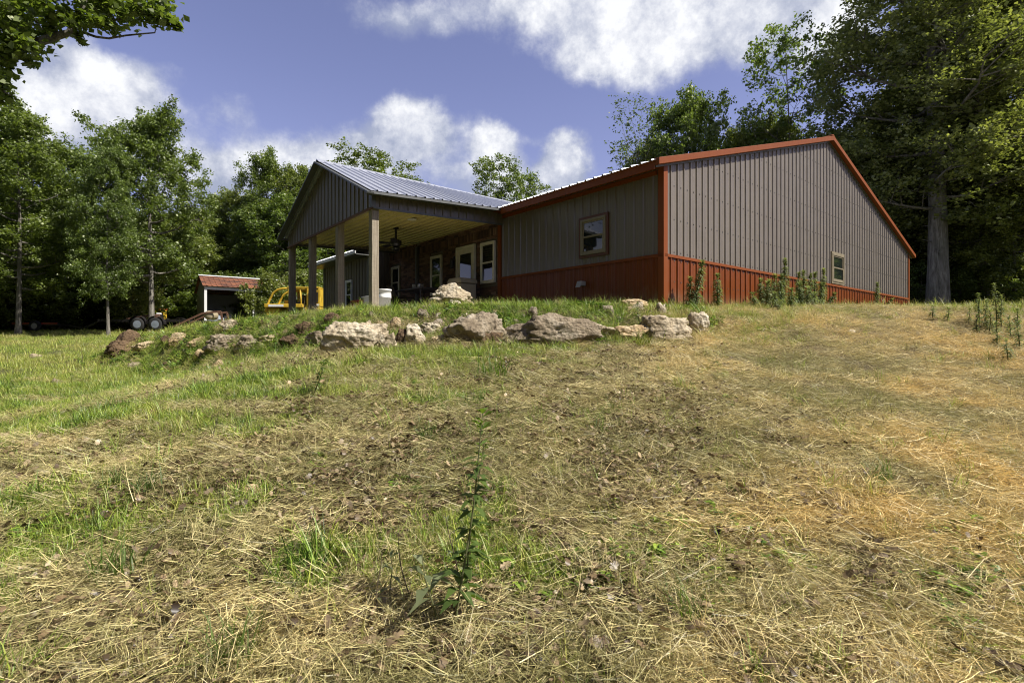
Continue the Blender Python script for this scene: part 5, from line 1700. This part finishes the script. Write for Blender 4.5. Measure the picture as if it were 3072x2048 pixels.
# far lawn, rough grass round the house, the yard and the mown field
x = rs.uniform(-34, 34, 90000); y = rs.uniform(10, 38, 90000)
r_ = np.hypot(x, y)
k = (r_ > 13.5) & keep_clear(x, y) & (np.abs(x) < y * 1.25 + 1) & (rs.rand(len(x)) < np.where(r_ < 20, .9, .55))
k &= ~((x > -7) & (y > 22) & (x < 6))
x, y = x[k], y[k]
tint = np.clip(.50 + .30 * (fbm(x, y, 1.8, 90, 4) - .5) * 2 + rs.normal(size=len(x)) * .08, 0, 1)
emit('field_grass', x, y, grass_p, [.25, .4, .05, .3], rs.uniform(1.1, 1.9, len(x)), tint, .1)
# rough weeds on the bank itself
x = rs.uniform(-11, 3.5, 5200); y = rs.uniform(7.5, 14, 5200)
d = y - np.interp(x, RLX, RLY)
k = (d > -.2) & (d < 1.2) & (fbm(x, y, .6, 95, 3) > .5) & keep_clear(x, y)
x, y = x[k], y[k]
emit('bank_weeds', x, y, [weed_p[0], weed_p[1], grass_p[2]], [.3, .3, .4], rs.uniform(.9, 1.8, len(x)), np.clip(.10 + rs.normal(size=len(x)) * .1, 0, 1), .1)
# large distinct tufts
for i, (px, py, s_, tn, lb) in enumerate(((1478, 1135, 2.3, .18, 'big green grass tuft below the widest brown slab'), (1930, 1040, 1.7, .3, 'grass tuft in front of the flat-topped slab'),
    (440, 1490, 1.5, .10, 'bright grass tuft above the two flat stones'), (345, 1470, 1.2, .2, 'smaller bright grass tuft beside the dark one'), (1290, 1320, 1.1, .1, 'small green tuft right of the pale broken stone'),
    (350, 1740, 1.4, .15, 'low green tuft in the leaf litter, well below the two stones'), (2050, 1850, 1.2, .15, 'green tuft among the straw at the bottom'), (2640, 1440, 1.1, .05, 'small dark green tuft in the golden straw'),
    (690, 1990, 1.4, .2, 'broad-bladed green tuft at the bottom edge'), (1850, 1030, 1.5, .25, 'grass tuft under the low cream rock'), (1330, 1240, .9, .2, 'small tuft by the top of the tall weed'))):
    gx0, gy0, gz0 = ground_at(px, py)
    vf = blades(np.random.RandomState(500 + i), 70, .08, .17, .0032, .07, .55, 1.0)
    m_ = 'tuft_%d' % (0 if tn < .13 else 1 if tn < .22 else 2)
    if m_ not in MATS:
        cl_ = {'tuft_0': (.07, .13, .022), 'tuft_1': (.10, .165, .03), 'tuft_2': (.15, .19, .045)}[m_]
        leaf_mat(m_, tuple(c * .7 for c in cl_), cl_, tuple(c * 1.5 for c in cl_), sc=4, gloss=.08)
    o = bpy.data.objects.new('grass_tuft', np_mesh('grass_tuft', vf[0], vf[1], m_)); COL.objects.link(o)
    o.location = (gx0, gy0, gz0); o.scale = (s_, s_, s_)
    tag(o, lb, 'grass tuft', 'separate grass tufts on the slope', 'thing')
# ------------------------------------------------------------------ the yard behind the porch
def on_ground(px, Yd, dz=0.0):
    x = (px - 1536) / F * Yd
    return (x, Yd, float(H(x, Yd, False)) + dz)
# open-fronted shed
SY = 29.5
SA = R(37)
sx0, sy0, sz0 = on_ground(616, SY)
shed = thing('open_shed', 'open-fronted grey shed with a rusty orange roof at the edge of the woods', 'shed', (sx0, sy0, sz0), SA)
SW, SD, SHF, SHB = 4.9, 3.6, 2.50, 2.50
rz_ = SHF + .75                               # ridge sits a third of the way back
def sheet(name, mat, pts, n=(0, 0, 1), parent=shed, label=None):
    """flat panel with ribs: pts = four corners, ribs run from edge 0-1 to edge 3-2"""
    p = [Vector(q) for q in pts]
    nn = (p[1] - p[0]).cross(p[3] - p[0]).normalized()
    w_ = (p[1] - p[0]).length; k = max(1, int(w_ / .23)); mb = MB()
    prof = []
    for i in range(k):
        for a, d in ((0.0, 0), (.62, 0), (.72, .02), (.85, .02), (.95, 0)):
            prof.append(((i + a) / k, d))
    prof.append((1.0, 0))
    v = []
    for (t, d) in prof:
        v += [p[0].lerp(p[1], t) + nn * d, p[3].lerp(p[2], t) + nn * d]
    mb.add(v, [(2 * i, 2 * i + 2, 2 * i + 3, 2 * i + 1) for i in range(len(prof) - 1)])
    o = mb.build(name, mat, parent)
    if label: o['label'] = label
    return o
yr = 1.5
for i in range(5):
    a, b_ = -.15 + i * 1.04, -.15 + (i + 1) * 1.04
    sheet('roof_panel', 'rusty_roof', [(a, -.25, SHF + .02), (b_, -.25, SHF + .02), (b_, yr, rz_), (a, yr, rz_)])
    sheet('roof_panel', 'rusty_roof', [(b_, SD + .2, SHF - .15), (a, SD + .2, SHF - .15), (a, yr, rz_), (b_, yr, rz_)])
MB().prism([(yr - .12, rz_ + .0), (yr, rz_ + .06), (yr + .12, rz_ + .0)], 'X', -.17, 5.07).build('ridge_cap', 'light_steel', shed)
for xx, lab in ((0, None), (SW, None)):
    MB().prism([(0, 0), (SD, 0), (SD, SHF - .12), (yr, rz_ - .06), (0, SHF - .05)], 'X', xx - .02, xx + .02).build('side_wall', 'grey_steel', shed)
MB().box(0, SW, SD - .04, SD, 0, SHF - .15).build('back_wall', 'grey_steel', shed)
MB().box(-.06, .07, -.08, .05, -.1, SHF - .03).build('front_post', 'light_steel', shed)
MB().box(SW * .5 - .04, SW * .5 + .04, 0, .08, -.1, SHF - .1).build('front_post', 'light_steel', shed)
MB().box(SW - .07, SW + .06, -.08, .05, -.1, SHF - .03).build('front_post', 'light_steel', shed)
MB().box(-.06, SW + .06, -.10, -.04, SHF - .16, SHF - .0).build('header_beam', 'light_steel', shed)
def in_shed(lx, ly):
    c_, s_ = math.cos(SA), math.sin(SA)
    return (sx0 + lx * c_ - ly * s_, sy0 + lx * s_ + ly * c_, sz0)
def wheel(parent, x, y, z, r_, w_, mat='rubber', hub='grey_plastic', axis='Y', name='wheel'):
    t = MB().lathe([(r_ * .55, -w_ / 2), (r_ * .95, -w_ / 2), (r_, -w_ / 4), (r_, w_ / 4), (r_ * .95, w_ / 2), (r_ * .55, w_ / 2)], 20, (x, y, z), axis).build(name, mat, parent, True)
    MB().lathe([(.02, -w_ * .53), (r_ * .54, -w_ * .50), (r_ * .54, w_ * .50), (.02, w_ * .53)], 14, (x, y, z), axis).build('hub', hub, t)
    return t
# riding mower
mw = thing('riding_mower', 'small red riding mower parked inside the open shed', 'mower', in_shed(4.0, .9), R(10))
MB().prism([(-.75, .35), (.1, .35), (.1, .62), (-.1, .82), (-.65, .78), (-.78, .6)], 'Y', -.26, .26).build('hood', 'red_paint', mw, bevel=.03)
MB().box(.1, .85, -.33, .33, .38, .52).build('fender', 'red_paint', mw, bevel=.03)
MB().box(.30, .72, -.2, .2, .52, .62).box(.64, .74, -.2, .2, .62, .92).build('seat', 'dark_plastic', mw, bevel=.03)
MB().tube([(-.05, 0, .78), (.12, 0, 1.0)], .02).build('steering_column', 'dark_plastic', mw)
sw_ = MB().tube([(.12 + .06 * math.sin(a) * .5, .17 * math.cos(a), 1.0 + .17 * math.sin(a) * .6) for a in [k * math.pi / 6 for k in range(13)]], .014, 6, False).build('steering_wheel', 'dark_plastic', mw)
for (xx, r_) in ((-.5, .19), (.5, .26)):
    for s_ in (-1, 1): wheel(mw, xx, s_ * .40, r_, r_, .16)
# white water tank
tk = thing('water_tank', 'white ribbed plastic tank lying in the middle of the open shed', 'tank', in_shed(2.75, .5), R(0))
MB().lathe([(.05, -.52), (.30, -.50), (.34, -.40), (.32, -.30), (.34, -.2), (.32, -.1), (.34, 0), (.32, .1), (.34, .2), (.32, .3), (.34, .4), (.30, .50), (.05, .52)], 20, (0, 0, .40), 'X').build('tank_body', 'white_plastic', tk, True)
MB().lathe([(.09, .72), (.09, .80), (.02, .81)], 12).build('lid', 'dark_plastic', tk)
MB().box(-.42, -.30, -.28, .28, 0, .14).box(.30, .42, -.28, .28, 0, .14).build('cradle', 'rust_metal', tk)
# small tractor
tr_ = thing('garden_tractor', 'old orange-brown garden tractor near the wall side of the open shed', 'tractor', in_shed(1.35, .9), R(-70))
MB().box(-.7, .05, -.17, .17, .42, .80).build('hood', 'rust_metal', tr_, bevel=.04)
MB().box(.15, .6, -.2, .2, .55, .62).box(.55, .62, -.2, .2, .62, .9).build('seat', 'dark_plastic', tr_, bevel=.02)
MB().tube([(0, 0, .75), (.14, 0, .98), (.14, .14, 1.0), (.14, -.14, 1.0)], .02).build('steering_wheel', 'dark_plastic', tr_)
for s_ in (-1, 1):
    wheel(tr_, -.55, s_ * .30, .22, .22, .12); wheel(tr_, .42, s_ * .40, .36, .36, .2)
# tarpaulin-covered pile
tp_ = bpy.data.objects.new('covered_pile', rock(601, .55, .45, .62, 'blue_grey', sub=3, name='covered_pile')); COL.objects.link(tp_)
q_ = in_shed(.62, 1.0); tp_.location = (q_[0], q_[1], q_[2] + .45)
tag(tp_, 'grey tarpaulin-covered pile just inside the shed front post', 'covered pile')
hm = thing('wheelbarrow', 'dark wheelbarrow tipped against the middle post of the shed', 'wheelbarrow', in_shed(2.0, 1.2), R(30))
MB().prism([(-.25, .35), (.25, .35), (.36, .62), (-.36, .62)], 'Y', -.28, .28).build('tray', 'dark_plastic', hm, bevel=.02)
for s_ in (-1, 1): MB().tube([(-.55, s_ * .04, .22), (.1, s_ * .2, .34), (.85, s_ * .28, .58)], .02).build('handle', 'decking', hm)
for s_ in (-1, 1): MB().tube([(.25, s_ * .2, .35), (.3, s_ * .22, .0)], .015).build('leg', 'black_metal', hm)
wheel(hm, -.55, 0, .19, .19, .08)

# yellow loader with a sweep cage
LY = 24.5
lo = thing('yellow_loader', 'yellow skidder-loader with curved sweep bars and a mesh-windowed cab behind the porch', 'loader', on_ground(890, LY, -.05), R(4))
# x to the right of the picture, front of the machine on the left
for s_ in (-1, 1):
    yy = s_ * .62
    MB().tube([(-1.16, yy, .9), (-1.12, yy, 1.08), (-1.0, yy, 1.42), (-.82, yy, 1.76), (-.62, yy, 1.90), (-.4, yy, 1.95), (.62, yy, 1.97)], .05, 10).build('sweep_bar', 'yellow_paint', lo, True)
    MB().tube([(.02, yy, .55), (-.08, yy, 1.0), (-.14, yy, 1.94)], .045, 10).build('cage_post', 'yellow_paint', lo, True)
    MB().tube([(.42, yy, .95), (.36, yy, 1.94)], .035, 8).build('cage_post', 'yellow_paint', lo, True)
MB().box(-.2, 1.24, -.68, .68, 1.96, 2.03).build('canopy_roof', 'yellow_paint', lo, bevel=.02)
mb = MB(); mb.box(.66, .76, -.68, .68, 1.16, 1.955); mb.box(1.16, 1.24, -.68, .68, 1.16, 1.955); mb.box(.76, 1.16, -.68, .68, 1.16, 1.28); mb.build('cab_frame', 'yellow_paint', lo, bevel=.01)
MB().box(.76, 1.16, -.64, -.61, 1.28, 1.90).build('cab_panel', 'yellow_paint', lo)
for i in range(5):
    xx = .80 + i * .08
    MB().box(xx, xx + .018, -.69, -.655, 1.34, 1.80).build('grille_bar', 'dark_plastic', lo)
MB().box(.78, 1.14, -.70, -.685, 1.78, 1.90).build('cab_header', 'yellow_paint', lo)
MB().box(.78, .84, -.72, -.69, 1.02, 1.80).build('cab_stile', 'yellow_paint', lo)
MB().box(-1.2, .5, -.70, .70, 1.10, 1.26).build('deck', 'yellow_paint', lo, bevel=.02)
MB().box(-1.0, -.35, -.712, -.703, 1.13, 1.225).build('white_decal', 'white_vinyl', lo)
MB().box(.86, 1.22, -.712, -.703, 1.18, 1.26).build('white_decal', 'white_vinyl', lo)
MB().box(-1.15, -.55, -.6, .6, .40, 1.09).build('engine_cover', 'yellow_paint', lo, bevel=.05)
MB().box(.55, 1.25, -.66, .66, .30, 1.14).build('rear_body', 'yellow_paint', lo, bevel=.05)
MB().box(-.35, .55, -.55, .55, .30, .72).build('belly', 'black_metal', lo, bevel=.03)
MB().box(.0, .40, -.3, .25, 1.26, 1.36).box(.34, .44, -.3, .25, 1.36, 1.70).build('seat', 'dark_plastic', lo, bevel=.03)
MB().box(-.45, -.28, -.35, .35, 1.262, 1.46).build('console', 'yellow_paint', lo, bevel=.03)
for s_ in (-1, 1):
    tk_ = MB(); pr = []
    for k in range(24):
        a = k / 24 * 2 * math.pi; pr.append((max(-1, min(1, 1.35 * math.cos(a))) * 1.0 + .05, .30 + .29 * math.sin(a)))
    tk_.prism(pr, 'Y', s_ * .78 - .14, s_ * .78 + .14).build('track', 'black_metal', lo)
MB().prism([(-1.40, -.05), (-1.32, -.05), (-1.24, .2), (-1.28, .42), (-1.34, .42), (-1.31, .2)], 'Y', -.95, .95).build('blade', 'yellow_paint', lo)
for s_ in (-1, 1): MB().bar((-1.3, s_ * .5, .2), (-.8, s_ * .5, .30), .08, .1).build('push_arm', 'yellow_paint', lo)

# flatbed trailer with odds and ends
TY = 28.0
tl = thing('flatbed_trailer', 'black tandem-axle flatbed trailer at the wood edge beyond the rocks', 'trailer', on_ground(470, TY), R(4))
MB().box(-2.3, 2.1, -1.0, -.94, .48, .62).build('side_rail', 'black_metal', tl)
MB().box(-2.3, 2.1, .94, 1.0, .48, .62).build('side_rail', 'black_metal', tl)
for i in range(9):
    MB().box(-2.28, 2.08, -.93 + i * .208, -.93 + i * .208 + .195, .54, .58).build('deck_plank', 'decking', tl)
for xx in (-.25, .62):
    for s_ in (-1, 1): wheel(tl, xx, s_ * 1.12, .36, .36, .2, hub='blue_grey')
for s_ in (-1, 1):
    f_ = []
    for (cx_, sg) in ((-.25, 1), (.62, 1)):
        f_ = [(cx_ + .44 * math.cos(a), .36 + .43 * math.sin(a)) for a in [k * math.pi / 10 for k in range(11)]] 
        f2 = [(cx_ + .41 * math.cos(a), .36 + .40 * math.sin(a)) for a in [k * math.pi / 10 for k in range(10, -1, -1)]]
        MB().prism(f_ + f2, 'Y', s_ * 1.12 - .12, s_ * 1.12 + .12).build('mudguard', 'black_metal', tl)
MB().bar((-2.3, -.85, .52), (-3.2, -.8, .12), .1, .06).bar((-2.3, .85, .52), (-3.2, .8, .12), .1, .06).build('ramp', 'black_metal', tl)
MB().bar((2.1, -.8, .54), (3.3, 0, .52), .08, .1).bar((2.1, .8, .54), (3.3, 0, .52), .08, .1).build('drawbar', 'black_metal', tl)
MB().tube([(3.1, 0, .0), (3.1, 0, .75)], .04).build('jack', 'grey_plastic', tl)
c4, s4 = math.cos(R(4)), math.sin(R(4))
def on_trailer(lx, ly): 
    b0 = tl.location
    return (b0[0] + lx * c4 - ly * s4, b0[1] + lx * s4 + ly * c4, b0[2] + .585)
# reel of pipes, rusty implement and engine on the trailer
im = thing('rusty_implement', 'rusty steel implement frame with a cream tank at the drawbar end of the trailer', 'farm implement', (*on_ground(612, 27.0)[:2], on_ground(612, 27.0)[2]), R(8))
for s_ in (-1, 1):
    MB().bar((-1.3, s_ * .4, .25), (.1, s_ * .4, .95), .07, .09).build('frame_bar', 'rust_metal', im)
    MB().bar((.1, s_ * .4, .95), (.95, s_ * .4, 1.05), .07, .09).build('frame_bar', 'rust_metal', im)
    MB().bar((.95, s_ * .4, 1.05), (1.1, s_ * .4, .1), .07, .08).build('frame_bar', 'rust_metal', im)
    MB().bar((-.9, s_ * .4, .1), (.9, s_ * .4, .55), .06, .07).build('frame_bar', 'rust_metal', im)
MB().lathe([(.03, -.4), (.20, -.38), (.23, -.3), (.23, .3), (.20, .38), (.03, .4)], 16, (.35, 0, .86), 'Y').build('tank', 'beige_plastic', im, True)
MB().bar((-1.3, -.45, .25), (-1.3, .45, .25), .08, .08).build('tool_bar', 'rust_metal', im)
for k in range(5): MB().tube([(-1.3, -.4 + k * .2, .25), (-1.45, -.4 + k * .2, .05), (-1.3, -.4 + k * .2, -.05)], .018, 6).build('tine', 'rust_metal', im)
eng = thing('small_engine', 'small rust-brown engine with a white tank sitting on the trailer deck', 'engine', on_trailer(.35, -.5), R(20))
MB().box(-.22, .22, -.16, .16, .0, .06).build('skid', 'black_metal', eng)
MB().box(-.14, .12, -.13, .13, .062, .30).build('engine_block', 'rust_metal', eng, bevel=.02)
MB().box(-.06, .16, -.11, .11, .302, .38).build('fuel_tank', 'white_plastic', eng, bevel=.03)
MB().lathe([(.11, -.03), (.11, .03)], 14, (.18, 0, .19), 'X').build('recoil_cover', 'black_metal', eng)
bl_ = thing('beam_bundle', 'dark timber beam lying over the trailer wheels', 'beam', on_trailer(-.2, -.85), R(4))
MB().bar((-.75, 0, .05), (.35, 0, .24), .12, .10).build('timber', 'rust_metal', bl_)
# yellow drawer stack and crate behind the trailer
def drawer_stack(px, Yd, w_, h_, n_, mat, label, top=None):
    o = thing('drawer_cabinet' if n_ > 2 else 'wooden_crate', label, 'drawer cabinet' if n_ > 2 else 'crate', on_ground(px, Yd), R(-4))
    MB().box(-w_ / 2, w_ / 2, -.3, .3, 0, h_).build('cabinet_body' if n_ > 2 else 'crate_body', mat, o, bevel=.01)
    for k in range(n_):
        z0_ = h_ * (k + .1) / n_; z1_ = h_ * (k + .92) / n_
        d_ = MB().box(-w_ / 2 + .04, w_ / 2 - .04, -.335, -.302, z0_, z1_).build('drawer' if n_ > 2 else 'slat', mat, o, bevel=.006)
        if n_ > 2: MB().box(-.10, .10, -.36, -.336, (z0_ + z1_) / 2 - .015, (z0_ + z1_) / 2 + .015).build('handle', 'rust_metal', d_)
    if top:
        MB().box(-w_ / 2 - .02, w_ / 2 + .02, -.33, .33, h_ + .002, h_ + .06).build('top_board', top, o)
    return o
drawer_stack(475, 31.5, .62, 1.35, 4, 'yellow_paint', 'yellow cabinet with four drawers and a red top at the wood edge', 'red_plastic')
drawer_stack(425, 32.2, .62, 1.05, 2, 'decking', 'ochre wooden crate left of the yellow drawer cabinet')
drawer_stack(392, 32.6, .5, 1.2, 2, 'tan_fabric', 'dull green-grey crate behind the end of the trailer')
brd = thing('junk_trailer', 'dark low cart with a red rail half hidden in the shade of the woods', 'cart', on_ground(135, 27.5), R(3))
MB().box(-1.2, 1.0, -.5, .5, .30, .38).build('deck', 'black_metal', brd)
MB().box(-1.2, 1.0, -.53, -.502, .36, .46).build('side_rail', 'red_plastic', brd)
MB().bar((1.0, 0, .34), (1.9, 0, .2), .07, .07).build('drawbar', 'black_metal', brd)
for s_ in (-1, 1): wheel(brd, 0, s_ * .6, .28, .28, .15)
